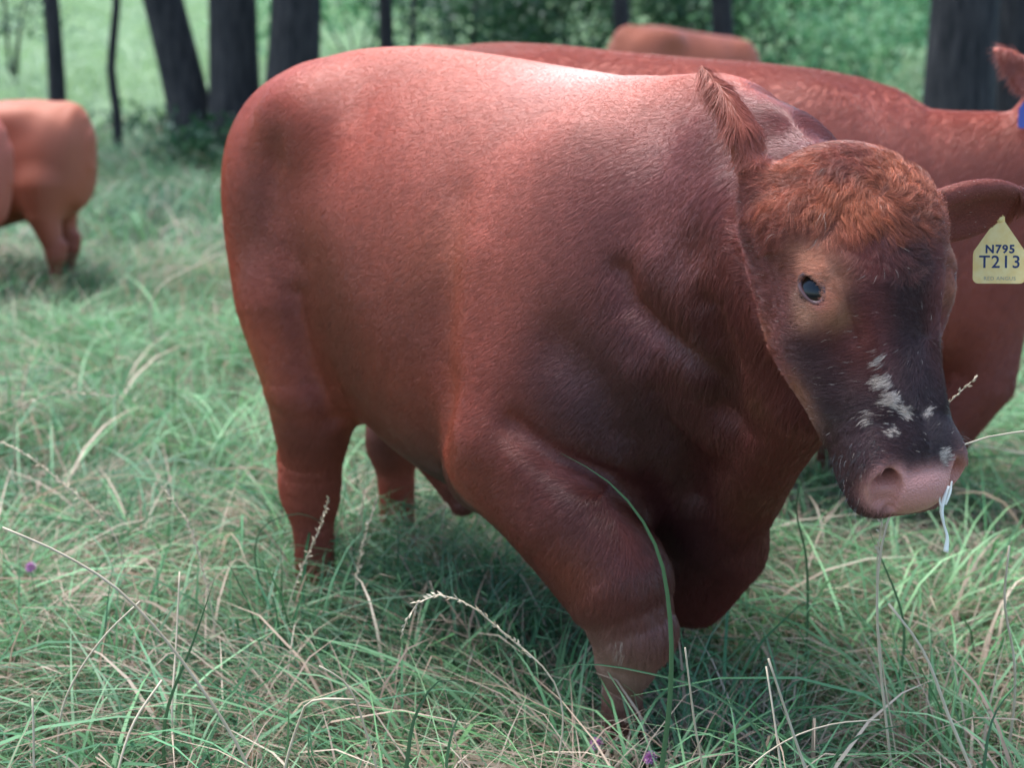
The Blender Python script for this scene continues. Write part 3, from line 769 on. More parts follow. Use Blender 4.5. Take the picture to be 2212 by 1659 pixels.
        cen = pr.mean(0); tg_ = unit(np.roll(pr, -1, 0) - np.roll(pr, 1, 0)); u_ = unit(pr - cen); v_ = unit(np.cross(tg_, u_)); an = np.linspace(0, 2 * math.pi, 8, endpoint=False); rr_ = .0036
        Vr = (pr[:, None] + rr_ * (np.cos(an)[None, :, None] * u_[:, None] * 1.2 + np.sin(an)[None, :, None] * v_[:, None])).reshape(-1, 3); i_ = np.arange(40)[:, None]; j_ = np.arange(8)[None]
        Fr = np.stack([i_ * 8 + j_, ((i_ + 1) % 40) * 8 + j_, ((i_ + 1) % 40) * 8 + (j_ + 1) % 8, i_ * 8 + (j_ + 1) % 8], -1).reshape(-1, 4)
        new_obj('eyelid', mesh_np('eyelid', Vr, Fr, mat=M_LID), root)
    # hooves
    for x, y, rz in [(-.92, -.20, -.1), (-1.075, .22, .1), (.115, -.25, -.2), (-.14, .185, .1)]:
        hf = new_obj('hoof', HOOF, root); hf.location = (x, y, 0); hf.rotation_euler = (0, 0, rz)
    return B, root
def refine_head(B, V, Q):
    """split the faces of the head twice as fine and settle the new points on the surface"""
    import bmesh
    o, Rh = B.frames['h']
    me = mesh_np('tmp', V, Q); bm = bmesh.new(); bm.from_mesh(me); bpy.data.meshes.remove(me)
    H = (V - o) @ Rh; mk = (H[:, 0] > .10) & (H[:, 2] > -.14)
    bm.edges.ensure_lookup_table()
    es = [e for e in bm.edges if mk[e.verts[0].index] and mk[e.verts[1].index]]
    bmesh.ops.subdivide_edges(bm, edges=es, cuts=1, use_grid_fill=True)
    bmesh.ops.triangulate(bm, faces=bm.faces[:])
    bm.verts.index_update()
    V2 = np.array([v.co[:] for v in bm.verts]); F2 = np.array([[v.index for v in f.verts] for f in bm.faces]); bm.free()
    H = (V2 - o) @ Rh; mk = np.where((H[:, 0] > .08) & (H[:, 2] > -.16))[0]
    for _ in range(2): V2[mk] = B.project(V2[mk], .004)
    # once more round the eyes and the nostrils
    H = (V2 - o) @ Rh; fine = np.zeros(len(V2), bool)
    for s in (1, -1):
        fine |= np.linalg.norm(H - (EYE_C + EYE_D * .03) * (1, s, 1), axis=1) < .036
        fine |= np.linalg.norm(H - np.array([.535, s * .06, .0]), axis=1) < .045
    me = mesh_np('tmp', V2, F2); bm = bmesh.new(); bm.from_mesh(me); bpy.data.meshes.remove(me)
    es = [e for e in bm.edges if fine[e.verts[0].index] and fine[e.verts[1].index]]
    bmesh.ops.subdivide_edges(bm, edges=es, cuts=1, use_grid_fill=True); bmesh.ops.triangulate(bm, faces=bm.faces[:]); bm.verts.index_update()
    V3 = np.array([v.co[:] for v in bm.verts]); F3 = np.array([[v.index for v in f.verts] for f in bm.faces]); bm.free()
    H = (V3 - o) @ Rh; mk = np.zeros(len(V3), bool)
    for s in (1, -1): mk |= (np.linalg.norm(H - (EYE_C + EYE_D * .03) * (1, s, 1), axis=1) < .04) | (np.linalg.norm(H - np.array([.535, s * .06, .0]), axis=1) < .05)
    mk = np.where(mk)[0]
    for _ in range(3): V3[mk] = B.project(V3[mk], .002)
    return V3, F3
# ------------------------------------------------------------------ ground
def ground_z(x, y):
    x = np.asarray(x, float); y = np.asarray(y, float)
    return np.clip(y - 20, 0, None) ** 1.25 * .022
def build_ground():
    ys = np.concatenate([np.linspace(-8, 24, 60), np.geomspace(25, 400, 40)])
    xs = np.concatenate([-np.geomspace(300, 12, 16), np.linspace(-11, 11, 34), np.geomspace(12, 300, 16)])
    X, Y = np.meshgrid(xs, ys); Z = ground_z(X, Y)
    V = np.stack([X, Y, Z], -1).reshape(-1, 3); nx, ny = len(xs), len(ys)
    i = np.arange(ny - 1)[:, None] * nx + np.arange(nx - 1)[None]; Qd = np.stack([i, i + 1, i + nx + 1, i + nx], -1).reshape(-1, 4)
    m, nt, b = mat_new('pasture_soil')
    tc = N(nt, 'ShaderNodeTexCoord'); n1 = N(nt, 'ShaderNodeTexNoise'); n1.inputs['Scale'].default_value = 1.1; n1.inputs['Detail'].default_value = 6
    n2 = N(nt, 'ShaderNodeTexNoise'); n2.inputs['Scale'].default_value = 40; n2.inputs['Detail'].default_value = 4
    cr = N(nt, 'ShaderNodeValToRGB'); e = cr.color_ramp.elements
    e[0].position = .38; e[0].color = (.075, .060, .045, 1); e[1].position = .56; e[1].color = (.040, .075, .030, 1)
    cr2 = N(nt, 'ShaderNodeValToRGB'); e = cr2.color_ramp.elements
    e[0].position = .3; e[0].color = (.16, .28, .13, 1); e[1].position = .7; e[1].color = (.31, .39, .21, 1)  # far ground paler: open-sky light put into its colour
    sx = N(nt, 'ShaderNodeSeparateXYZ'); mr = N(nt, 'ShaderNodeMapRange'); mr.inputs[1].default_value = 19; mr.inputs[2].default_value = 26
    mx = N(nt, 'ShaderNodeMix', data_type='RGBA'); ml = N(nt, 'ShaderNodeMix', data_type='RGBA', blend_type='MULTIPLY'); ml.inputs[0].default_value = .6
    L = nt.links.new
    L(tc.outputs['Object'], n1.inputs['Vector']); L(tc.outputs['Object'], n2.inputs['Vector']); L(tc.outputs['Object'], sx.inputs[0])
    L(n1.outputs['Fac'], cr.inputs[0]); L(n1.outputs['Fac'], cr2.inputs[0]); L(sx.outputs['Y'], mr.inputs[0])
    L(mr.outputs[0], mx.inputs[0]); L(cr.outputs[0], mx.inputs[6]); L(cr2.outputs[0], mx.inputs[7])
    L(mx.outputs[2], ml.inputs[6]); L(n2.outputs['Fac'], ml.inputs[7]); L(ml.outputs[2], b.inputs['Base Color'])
    b.inputs['Roughness'].default_value = .95
    bp = N(nt, 'ShaderNodeBump'); bp.inputs['Distance'].default_value = .05; L(n2.outputs['Fac'], bp.inputs['Height']); L(bp.outputs[0], b.inputs['Normal'])
    me = mesh_np('ground', V, Qd, mat=m)
    new_obj('ground', me, kind='structure')
build_ground()

# ------------------------------------------------------------------ grass
def leaf_mat(name, trans=.35, rough=.5, spec=.4):
    m, nt, b = mat_new(name)
    at = N(nt, 'ShaderNodeAttribute', attribute_name='col')
    tr = N(nt, 'ShaderNodeBsdfTranslucent'); mx = N(nt, 'ShaderNodeMixShader'); mx.inputs[0].default_value = trans
    out = nt.nodes['Material Output']
    nt.links.new(at.outputs['Color'], b.inputs['Base Color']); nt.links.new(at.outputs['Color'], tr.inputs['Color'])
    b.inputs['Roughness'].default_value = rough; b.inputs['Specular IOR Level'].default_value = spec
    nt.links.new(b.outputs[0], mx.inputs[1]); nt.links.new(tr.outputs[0], mx.inputs[2]); nt.links.new(mx.outputs[0], out.inputs[0])
    return m
M_GRASS = leaf_mat('grass_blade'); M_LEAF = leaf_mat('tree_leaf', .30, .45)
def blades(name, root, az, h, reach, w, col, segs=4, droop=.5, pw=1.5, tip=None, g=None, label=None):
    """ribbons arching from their roots; one object"""
    n = len(root); t = np.linspace(0, 1, segs + 1)
    d = np.stack([np.cos(az), np.sin(az), np.zeros(n)], 1)
    up = h[:, None] * (t[None] * (1 + droop[:, None]) - droop[:, None] * t[None] ** 2.2)
    out = reach[:, None] * t[None] ** pw
    C = root[:, None] + d[:, None] * out[..., None]; C[..., 2] += up
    kink = (g.random((n, 1)) - .5) * .25 * reach[:, None] * t[None] ** 2
    sd = np.stack([-np.sin(az), np.cos(az), np.zeros(n)], 1)
    C += sd[:, None] * kink[..., None]
    tw = (g.random(n) - .5) * 1.6
    s3 = sd * np.cos(tw)[:, None] + np.stack([np.zeros(n), np.zeros(n), np.ones(n)], 1) * np.sin(tw)[:, None]
    ww = w[:, None] * np.maximum((1 - t[None] ** 2.2), .04) * (.65 + .35 * np.minimum(t[None] * 4, 1))
    Vv = np.stack([C - s3[:, None] * ww[..., None] / 2, C + s3[:, None] * ww[..., None] / 2], 2)      # n, segs+1, 2, 3
    base = (np.arange(n) * (segs + 1) * 2)[:, None]; k = np.arange(segs)[None] * 2
    Qd = np.stack([base + k, base + k + 1, base + k + 3, base + k + 2], -1).reshape(-1, 4)
    me = mesh_np(name, Vv.reshape(-1, 3), Qd, mat=M_GRASS)
    cc = np.repeat(col[:, None], segs + 1, 1)
    if tip is not None: cc = cc + (tip[:, None] - cc) * (t[None, :, None] ** 3 * .7)
    set_color(me, 'col', np.repeat(cc.reshape(-1, 3), 2, 0))
    o = new_obj(name, me, kind='stuff'); 
    if label: o['label'] = label; o['category'] = 'grass'
    return o
def frustum_pts(n, y0, y1, g, margin=.5, power=0.0):
    """random ground points inside the wedge that the lens takes in (plus a margin)"""
    u = g.random(n); y = np.sqrt(y0 ** 2 + u * (y1 ** 2 - y0 ** 2)); x = (g.random(n) * 2 - 1) * (y * .315 + margin)
    return np.stack([x, y, ground_z(x, y)], 1)
BARE = [(at_px, r) for at_px, r in [(ground_at(440, 560)[:2], .55), (ground_at(330, 590)[:2], .45), (ground_at(480, 500)[:2], .6), (ground_at(250, 640)[:2], .3)]]
def bare_w(P):
    w = np.zeros(len(P))
    for c, r in BARE: w = np.maximum(w, np.exp(-(((P[:, :2] - c) ** 2).sum(1)) / r ** 2))
    return w
G1 = np.array([.080, .192, .068]); G2 = np.array([.200, .325, .155]); G3 = np.array([.034, .112, .055]); TAN = np.array([.50, .38, .28]); TAN2 = np.array([.34, .22, .16])
def grass_colors(P, g, dry=.10, light=0.0):
    n = len(P); a = vnoise(P, 2.2)[:, None]; u = g.random((n, 1))
    c = G1 * (1 - u) + G2 * u; c = c + (G3 - c) * np.clip((a - .38) * 2.4, 0, .95) * g.random((n, 1)) ** .6
    c = c * (.55 + .9 * g.random((n, 1)))
    dn = dry * (.35 + 2.2 * vnoise(P + 11, 1.3) ** 1.3) ; isd = g.random(n) < dn
    td = TAN + (TAN2 - TAN) * g.random((n, 1)); c[isd] = (td * (.7 + .5 * g.random((n, 1))))[isd]
    if light: c = c + (np.array([.27, .37, .19]) - c) * light  # brightness of the open field put into the blade colour
    return c
def build_grass():
    g = np.random.default_rng(21)
    # short sward, near / middle / far
    for nm, n, y0, y1, hh, ww, segs, dry, light, lab in [
            ('meadow_grass', int(72000 * GRASS_K), 2.55, 5.6, .20, .0060, 4, .26, 0, 'thick green meadow grass around the bull'),
            ('meadow_grass', int(56000 * GRASS_K), 5.4, 10.5, .20, .0088, 3, .30, 0, 'green meadow grass round the young cattle'),
            ('meadow_grass', int(42000 * GRASS_K), 10.2, 21, .20, .014, 3, .14, .10, 'shaded grass at the feet of the trees'),
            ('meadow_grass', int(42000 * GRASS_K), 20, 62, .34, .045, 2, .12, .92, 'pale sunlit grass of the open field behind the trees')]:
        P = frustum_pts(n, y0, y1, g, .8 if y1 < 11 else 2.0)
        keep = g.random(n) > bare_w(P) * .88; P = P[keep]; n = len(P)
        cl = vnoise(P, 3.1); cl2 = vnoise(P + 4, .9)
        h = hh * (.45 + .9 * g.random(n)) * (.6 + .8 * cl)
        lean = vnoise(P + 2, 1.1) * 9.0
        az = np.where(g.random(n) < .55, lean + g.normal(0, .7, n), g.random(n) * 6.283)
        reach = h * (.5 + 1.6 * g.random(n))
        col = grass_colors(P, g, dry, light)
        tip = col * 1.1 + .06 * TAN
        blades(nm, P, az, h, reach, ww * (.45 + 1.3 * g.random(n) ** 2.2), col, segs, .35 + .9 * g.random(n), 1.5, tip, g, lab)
    # tussocks of long arching blades
    n_t = int(330 * GRASS_K); ct = frustum_pts(n_t, 2.6, 7.5, g, .4); nb = 26
    P = np.repeat(ct, nb, 0) + np.concatenate([g.normal(0, .045, (n_t * nb, 2)), np.zeros((n_t * nb, 1))], 1); n = len(P)
    kp = g.random(n) > bare_w(P) * .95; P = P[kp]; n = len(P)
    az = g.random(n) * 6.283 * .6 + np.repeat(g.random(n_t) * 6.283, nb)[kp]
    h = .16 + .20 * g.random(n); blades('long_grass', P, az, h, h * (.7 + 1.4 * g.random(n)), .0065 + .005 * g.random(n), grass_colors(P, g, .06) * 1.2, 6, .5 + .9 * g.random(n), 1.6, None, g, 'long arching blades of grass in loose tussocks')
    # the same sward carried on to either side of the view, thinner
    n = int(34000 * GRASS_K); P = frustum_pts(n, 2.2, 16, g, 4.0); P = P[np.abs(P[:, 0]) > P[:, 1] * .315 + .55]; n = len(P)
    h = .18 * (.5 + .9 * g.random(n)); col = grass_colors(P, g, .16)
    blades('meadow_grass', P, g.random(n) * 6.283, h, h * (.5 + 1.6 * g.random(n)), .010 * (.6 + .8 * g.random(n)), col, 3, .35 + .9 * g.random(n), 1.5, None, g, 'meadow grass spreading to either side of the herd')
    # deep grass that the young cattle and the hind legs of the bull stand in
    cc = np.array([(-2.5, 8.75), (-2.2, 8.8), (-2.9, 8.7), (-2.6, 8.5), (-.45, 3.80), (-.30, 4.05), (-.10, 4.25), (-.40, 4.45), (.0, 4.0)]); n = 2600; P = cc[g.integers(0, len(cc), n)] + g.normal(0, .17, (n, 2)); P = np.concatenate([P, np.zeros((n, 1))], 1)
    h = .20 + .16 * g.random(n); blades('long_grass', P, g.random(n) * 6.283, h, h * (.4 + 1.2 * g.random(n)), .006 + .004 * g.random(n), grass_colors(P, g, .12), 5, .4 + .7 * g.random(n), 1.6, None, g, 'deep grass round the legs of the cattle')
    # upright clumps of taller grass
    n_t = int(190 * GRASS_K); ct = frustum_pts(n_t, 2.75, 8.5, g, .4); nb = 24; P = np.repeat(ct, nb, 0) + np.concatenate([g.normal(0, .035, (n_t * nb, 2)), np.zeros((n_t * nb, 1))], 1); n = len(P)
    h = (.24 + .16 * g.random(n)) * np.repeat(.7 + .5 * g.random(n_t), nb); blades('tall_grass', P, g.random(n) * 6.283, h, h * (.15 + .5 * g.random(n)), .0055 + .005 * g.random(n), grass_colors(P, g, .22) * 1.1, 5, .1 + .5 * g.random(n), 1.9, None, g, 'upright clumps of taller grass standing out of the sward')
    # thin dry stems lying across the sward
    n = int(13000 * GRASS_K); P = frustum_pts(n, 2.6, 9.0, g, .5); P[:, 2] += .03 * g.random(n)
    az = g.random(n) * 6.283; h = .04 + .26 * g.random(n) ** 1.3
    td = (TAN + (TAN2 - TAN) * g.random((n, 1))) * (.8 + .6 * g.random((n, 1)))
    blades('dry_grass', P, az, h, .12 + .30 * g.random(n), .0022 + .0028 * g.random(n), td, 4, g.random(n) * .5, 1.1, None, g, 'thin dry tan stems scattered through the sward')
    # broad weed and clover leaves low down between the blades
    n = int(15000 * GRASS_K); P = frustum_pts(n, 2.7, 8.5, g, .6); k = vnoise(P + 21, 1.7) > .5; P = P[k]; n = len(P); P[:, 2] += .03 + .13 * g.random(n)
    a = g.random(n) * 6.283; d = np.stack([np.cos(a), np.sin(a), .35 * g.normal(0, 1, n)], 1); s = np.stack([-np.sin(a), np.cos(a), .3 * g.normal(0, 1, n)], 1)
    L_ = (.014 + .022 * g.random(n))[:, None]; w = L_ * (.30 + .2 * g.random((n, 1)))
    V = np.stack([P, P + d * L_ * .35 + s * w, P + d * L_ * .8 + s * w * .8, P + d * L_, P + d * L_ * .8 - s * w * .8, P + d * L_ * .35 - s * w], 1).reshape(-1, 3)
    i = np.arange(n)[:, None] * 6; me = mesh_np('weed_leaves', V, np.concatenate([i + [0, 1, 2, 3], i + [0, 3, 4, 5]]), mat=M_GRASS)
    set_color(me, 'col', np.repeat((np.array([.07, .20, .06]) + g.random((n, 1)) * np.array([.08, .14, .06])), 6, 0)); o = new_obj('weed_leaves', me, kind='stuff'); o['label'] = 'small broad weed and clover leaves among the grass'; o['category'] = 'weeds'
    log('grass')

# ------------------------------------------------------------------ single stalks that stand out in the photograph
def smooth_path(pts, n):
    pts = np.asarray(pts, float); s = np.concatenate([[0], np.cumsum(np.linalg.norm(np.diff(pts, axis=0), axis=1))]); m = np.gradient(pts, s, axis=0) if len(pts) > 2 else np.repeat((pts[1:] - pts[:1]) / s[1], 2, 0)
    q = np.linspace(0, s[-1], n); j = np.clip(np.searchsorted(s, q) - 1, 0, len(s) - 2); h = (s[j + 1] - s[j])[:, None]; t = ((q - s[j]) / (s[j + 1] - s[j]))[:, None]
    return (2*t**3-3*t**2+1)*pts[j] + (t**3-2*t**2+t)*h*m[j] + (-2*t**3+3*t**2)*pts[j+1] + (t**3-t**2)*h*m[j+1]
def tube_mesh(name, path, rad, sides=6, mat=None, flat=1.0):
    path = np.asarray(path, float); rad = np.broadcast_to(np.asarray(rad, float), (len(path),)); n = len(path)
    tg = unit(np.gradient(path, axis=0)); ref = np.array([.31, .85, .42]); u = unit(np.cross(tg, ref)); v = np.cross(tg, u)
    a = np.linspace(0, 2 * math.pi, sides, endpoint=False)
    R = path[:, None] + rad[:, None, None] * (np.cos(a)[None, :, None] * u[:, None] + flat * np.sin(a)[None, :, None] * v[:, None])
    i = np.arange(n - 1)[:, None] * sides; k = np.arange(sides)[None]; k2 = (k + 1) % sides
    Q = np.stack([i + k, i + k2, i + sides + k2, i + sides + k], -1).reshape(-1, 4)
    V = np.concatenate([R.reshape(-1, 3), path[[0]], path[[-1]]]); c0 = n * sides
    caps = [[c0, (kk + 1) % sides, kk, kk] for kk in range(sides)]
    me = bpy.data.meshes.new(name)
    faces = Q.tolist() + [[c0, (kk + 1) % sides, kk] for kk in range(sides)] + [[c0 + 1, (n - 1) * sides + kk, (n - 1) * sides + (kk + 1) % sides] for kk in range(sides)]
    me.from_pydata(V.tolist(), [], faces); me.polygons.foreach_set('use_smooth', np.ones(len(faces), bool))
    if mat: me.materials.append(mat)
    return me
def flat_blade(name, path, w, nrm, mat, col, fold=.25):
    path = np.asarray(path, float); n = len(path); tg = unit(np.gradient(path, axis=0)); s = unit(np.cross(tg, nrm)); b = np.cross(s, tg)
    w = np.asarray(w)[:, None]
    V = np.stack([path - s * w / 2 + b * w * fold, path, path + s * w / 2 + b * w * fold], 1).reshape(-1, 3)
    i = np.arange(n - 1) * 3; Q = np.concatenate([np.stack([i, i + 1, i + 4, i + 3], -1), np.stack([i + 1, i + 2, i + 5, i + 4], -1)])
    me = mesh_np(name, V, Q, mat=mat); set_color(me, 'col', np.tile(col, (len(V), 1))); return me
m_dry, nt, b = mat_new('dry_straw'); b.inputs['Roughness'].default_value = .6
nz = N(nt, 'ShaderNodeTexNoise'); nz.inputs['Scale'].default_value = 30; cr = N(nt, 'ShaderNodeValToRGB'); e = cr.color_ramp.elements
e[0].color = (.38, .27, .17, 1); e[1].color = (.62, .50, .36, 1); tc = N(nt, 'ShaderNodeTexCoord'); nt.links.new(tc.outputs['Object'], nz.inputs['Vector']); nt.links.new(nz.outputs['Fac'], cr.inputs[0]); nt.links.new(cr.outputs[0], b.inputs['Base Color'])
def build_stalks():
    g = np.random.default_rng(5)
    # pixel path from the root upwards, ground distance, width in mm, look
    S = [([(545, 1690), (430, 1480), (330, 1350), (250, 1270), (120, 1190), (5, 1140)], 3.0, 5, 'dry'),
         ([(360, 1540), (420, 1380), (466, 1243)], 3.1, 6, 'green'), ([(150, 1490), (230, 1370), (302, 1300)], 3.1, 4, 'dry'),
         ([(610, 1690), (650, 1550), (664, 1520), (690, 1512), (765, 1512)], 2.95, 5, 'dry'), ([(372, 1520), (380, 1400), (388, 1235)], 3.2, 4, 'dry'),
         ([(620, 1640), (626, 1480)], 3.0, 5, 'green'), ([(1180, 1450), (1090, 1370), (1000, 1300), (950, 1285), (900, 1305), (865, 1380)], 3.05, 6, 'seed'),
         ([(1620, 1560), (1520, 1490), (1400, 1455), (1250, 1436), (1110, 1475)], 2.95, 4, 'green'),
         ([(1425, 1690), (1447, 1500), (1446, 1330), (1420, 1190), (1370, 1100), (1300, 1030), (1213, 980)], 2.92, 8, 'green'),
         ([(1750, 1700), (1705, 1560), (1660, 1424)], 2.8, 5, 'dry'), ([(1690, 1690), (1672, 1550), (1655, 1440)], 2.8, 4, 'dry'),
         ([(1640, 1640), (1720, 1590), (1800, 1565), (1900, 1556)], 2.8, 3, 'dry'), ([(2110, 1700), (2050, 1550), (1990, 1400), (1920, 1305)], 2.9, 6, 'dry'),
         ([(-40, 915), (40, 877), (120, 850), (250, 856)], 4.5, 5, 'seed'), ([(230, 1130), (130, 1040), (60, 985), (5, 955)], 3.8, 6, 'seed'),
         ([(460, 1330), (440, 1240), (405, 1130), (352, 1052)], 3.5, 5, 'seed'), ([(35, 900), (48, 850), (62, 788)], 5.0, 6, 'seed'),
         ([(350, 615), (420, 575), (472, 548)], 6.6, 7, 'dry'), ([(2015, 905), (2060, 860), (2112, 812)], 3.1, 4, 'seed'), ([(2030, 985), (2120, 948), (2240, 928)], 3.1, 4, 'dry'),
         ([(1520, 1690), (1500, 1560), (1480, 1400)], 2.95, 4, 'dry'), ([(620, 1345), (700, 1115), (710, 1075)], 3.6, 4, 'seed'), ([(770, 1250), (800, 1120), (815, 1075)], 3.7, 4, 'seed'),
         ([(960, 1690), (985, 1560), (1040, 1480)], 2.9, 7, 'green'), ([(880, 1640), (900, 1540), (955, 1470), (1010, 1480)], 2.9, 8, 'green'),
         ([(600, 1120), (640, 1110), (720, 1140)], 3.75, 4, 'green'), ([(2120, 1690), (2150, 1540), (2205, 1470)], 2.9, 7, 'green'), ([(1770, 1690), (1840, 1600), (1990, 1560)], 2.85, 7, 'green'),
         ([(250, 1690), (290, 1560), (350, 1470)], 3.0, 5, 'dry'), ([(75, 1690), (72, 1560), (70, 1510)], 2.95, 5, 'dry'), ([(820, 1690), (790, 1580), (740, 1470), (690, 1440)], 2.95, 4, 'dry'),
         ([(1950, 1340), (1900, 1200), (1870, 1130)], 3.3, 6, 'green'), ([(2190, 1420), (2170, 1300), (2180, 1180)], 3.2, 5, 'dry'), ([(1740, 1200), (1720, 1100), (1735, 1020)], 3.6, 6, 'green')]
    lab = {'dry': ('dry_stalk', 'bare dry tan grass stalk sticking up out of the green sward', 'bare dry stalks'),
           'seed': ('seed_head_stalk', 'dry grass stalk ending in a feathery tan seed head', 'seed head stalks'),
           'green': ('grass_blade', 'single long wide green grass blade rising above the sward', 'long single blades')}
    own = {8: 'long dark green grass blade curving up in front of the foreleg of the bull', 6: 'dry seed head drooping over in an arch before the bull', 21: 'thin seed head stalk standing against the hind leg of the bull',
           18: 'short seed head stalk rising beside the muzzle of the bull', 3: 'dry straw stalk snapped over at a right angle', 17: 'straight dry straw leaning over the bare earth behind the bull'}
    for si, (pts, Y, w, look) in enumerate(S):
        lean = g.normal(0, .10)
        Y = Y - .18 if Y < 3.3 else Y
        P = [at_depth(x, y, Y + lean * i / len(pts)) for i, (x, y) in enumerate(pts)]
        if P[0][2] > .05: P = [np.array([P[0][0] + .03 * g.normal(), P[0][1] + .03, 0.0])] + P       # down to its root in the ground
        elif P[0][2] < 0: P[0][2] = 0
        path = smooth_path(P, 22); nm, lb, gr = lab[look]; lb = own.get(si, lb); base = path[0].copy(); path = path - base
        wv = w * .001 * (1.7 if look == 'dry' else 1.25)
        if look == 'green':
            t = np.linspace(0, 1, 22); me = flat_blade(nm, path, wv * np.maximum(1 - t ** 3, .05), np.array([.2, -1, .35]), M_GRASS, np.array([.070, .130, .058]) * (.8 + .4 * g.random()))
            o = new_obj(nm, me, None, lb, 'grass', gr)
        elif look == 'dry':
            me = tube_mesh(nm, path, wv * .42 * np.linspace(1, .55, 22), 6, m_dry); o = new_obj(nm, me, None, lb, 'stalk', gr)
        else:
            o = new_obj(nm, None, None, lb, 'stalk', gr)
            new_obj('stem', tube_mesh('stem', path, wv * .28 * np.linspace(1, .6, 22), 5, m_dry), o)
            vs, fs = [], []
            tg = unit(np.gradient(path, axis=0))
            for i in range(46):                                   # husks in loose ranks along the upper third
                q = .60 + .40 * i / 46; k = min(int(q * 21), 20); c = path[k] + (path[k + 1] - path[k]) * (q * 21 - k)
                d = unit(tg[k] * 1.3 + g.normal(0, .55, 3)); s = unit(np.cross(d, g.normal(0, 1, 3))); L_ = .010 + .008 * g.random(); w_ = .0019 + .0012 * g.random(); n0 = np.cross(d, s)
                b0 = len(vs); vs += [c, c + d * L_ * .45 + s * w_, c + d * L_, c + d * L_ * .45 - s * w_, c + d * L_ * .45 + n0 * w_]
                fs += [(b0, b0 + 1, b0 + 4), (b0 + 1, b0 + 2, b0 + 4), (b0 + 2, b0 + 3, b0 + 4), (b0 + 3, b0, b0 + 4), (b0, b0 + 3, b0 + 2, b0 + 1)]
            me = bpy.data.meshes.new('seed_head'); me.from_pydata([tuple(v) for v in vs], [], fs); me.materials.append(m_dry); new_obj('seed_head', me, o)
        o.location = base
def build_clover():
    g = np.random.default_rng(8)
    mp, nt, b = mat_new('clover_pink'); b.inputs['Base Color'].default_value = (.42, .16, .36, 1); b.inputs['Roughness'].default_value = .6
    ms, nt, b = mat_new('clover_stem'); b.inputs['Base Color'].default_value = (.07, .15, .05, 1)
    vs, fs = [], []
    for i in range(70):                                           # florets over a ball
        z = 1 - 1.7 * i / 70; a = i * 2.4; r = math.sqrt(max(0, 1 - z * z)); d = np.array([r * math.cos(a), r * math.sin(a), z]); s = unit(np.cross(d, [.1, .2, 1])); n0 = np.cross(d, s)
        b0 = len(vs); c = d * .006; w = .0016; L_ = .0135
        vs += [c - s * w, c + s * w, d * L_ + s * w * .6 + n0 * w, d * (L_ + .001) - s * w * .6 + n0 * w, c + n0 * w]
        fs += [(b0, b0 + 1, b0 + 2, b0 + 3), (b0, b0 + 4, b0 + 1), (b0 + 1, b0 + 4, b0 + 2), (b0 + 4, b0, b0 + 3), (b0 + 4, b0 + 3, b0 + 2)]
    fl = bpy.data.meshes.new('blossom'); fl.from_pydata([tuple(v) for v in vs], [], fs); fl.materials.append(mp)
    for x, y, Y, lb in [(66, 1226, 3.75, 'pink clover blossom growing alone in the grass'), (1288, 1608, 3.05, 'pink clover blossom beside the striding front hoof of the bull'), (1404, 1638, 3.0, 'pink clover blossom beside the striding front hoof of the bull')]:
        p = at_depth(x, y, Y); o = new_obj('clover', None, None, lb, 'flower', 'clover blossoms'); o.location = (p[0], p[1], 0)
        st = tube_mesh('stem', smooth_path([(0, 0, 0), (.01, .005, p[2] * .5), (0, 0, p[2])], 10), .0012, 5, ms); new_obj('stem', st, o)
        f = new_obj('blossom', fl, o); f.location = (0, 0, p[2])

# ------------------------------------------------------------------ trees and shrubs
def bark_mat():
    m, nt, b = mat_new('bark'); tc = N(nt, 'ShaderNodeTexCoord'); mp = N(nt, 'ShaderNodeMapping'); mp.inputs['Scale'].default_value = (14, 14, 2.2)
    nz = N(nt, 'ShaderNodeTexNoise'); nz.inputs['Scale'].default_value = 1.5; nz.inputs['Detail'].default_value = 7; nz.inputs['Roughness'].default_value = .65
    cr = N(nt, 'ShaderNodeValToRGB'); e = cr.color_ramp.elements; e[0].position = .35; e[0].color = (.006, .005, .006, 1); e[1].position = .68; e[1].color = (.062, .050, .047, 1)
    bp = N(nt, 'ShaderNodeBump'); bp.inputs['Distance'].default_value = .06; bp.inputs['Strength'].default_value = .9
    L = nt.links.new; L(tc.outputs['Object'], mp.inputs[0]); L(mp.outputs[0], nz.inputs['Vector']); L(nz.outputs['Fac'], cr.inputs[0]); L(cr.outputs[0], b.inputs['Base Color']); L(nz.outputs['Fac'], bp.inputs['Height']); L(bp.outputs[0], b.inputs['Normal'])
    b.inputs['Roughness'].default_value = .9
    return m
M_BARK = bark_mat()
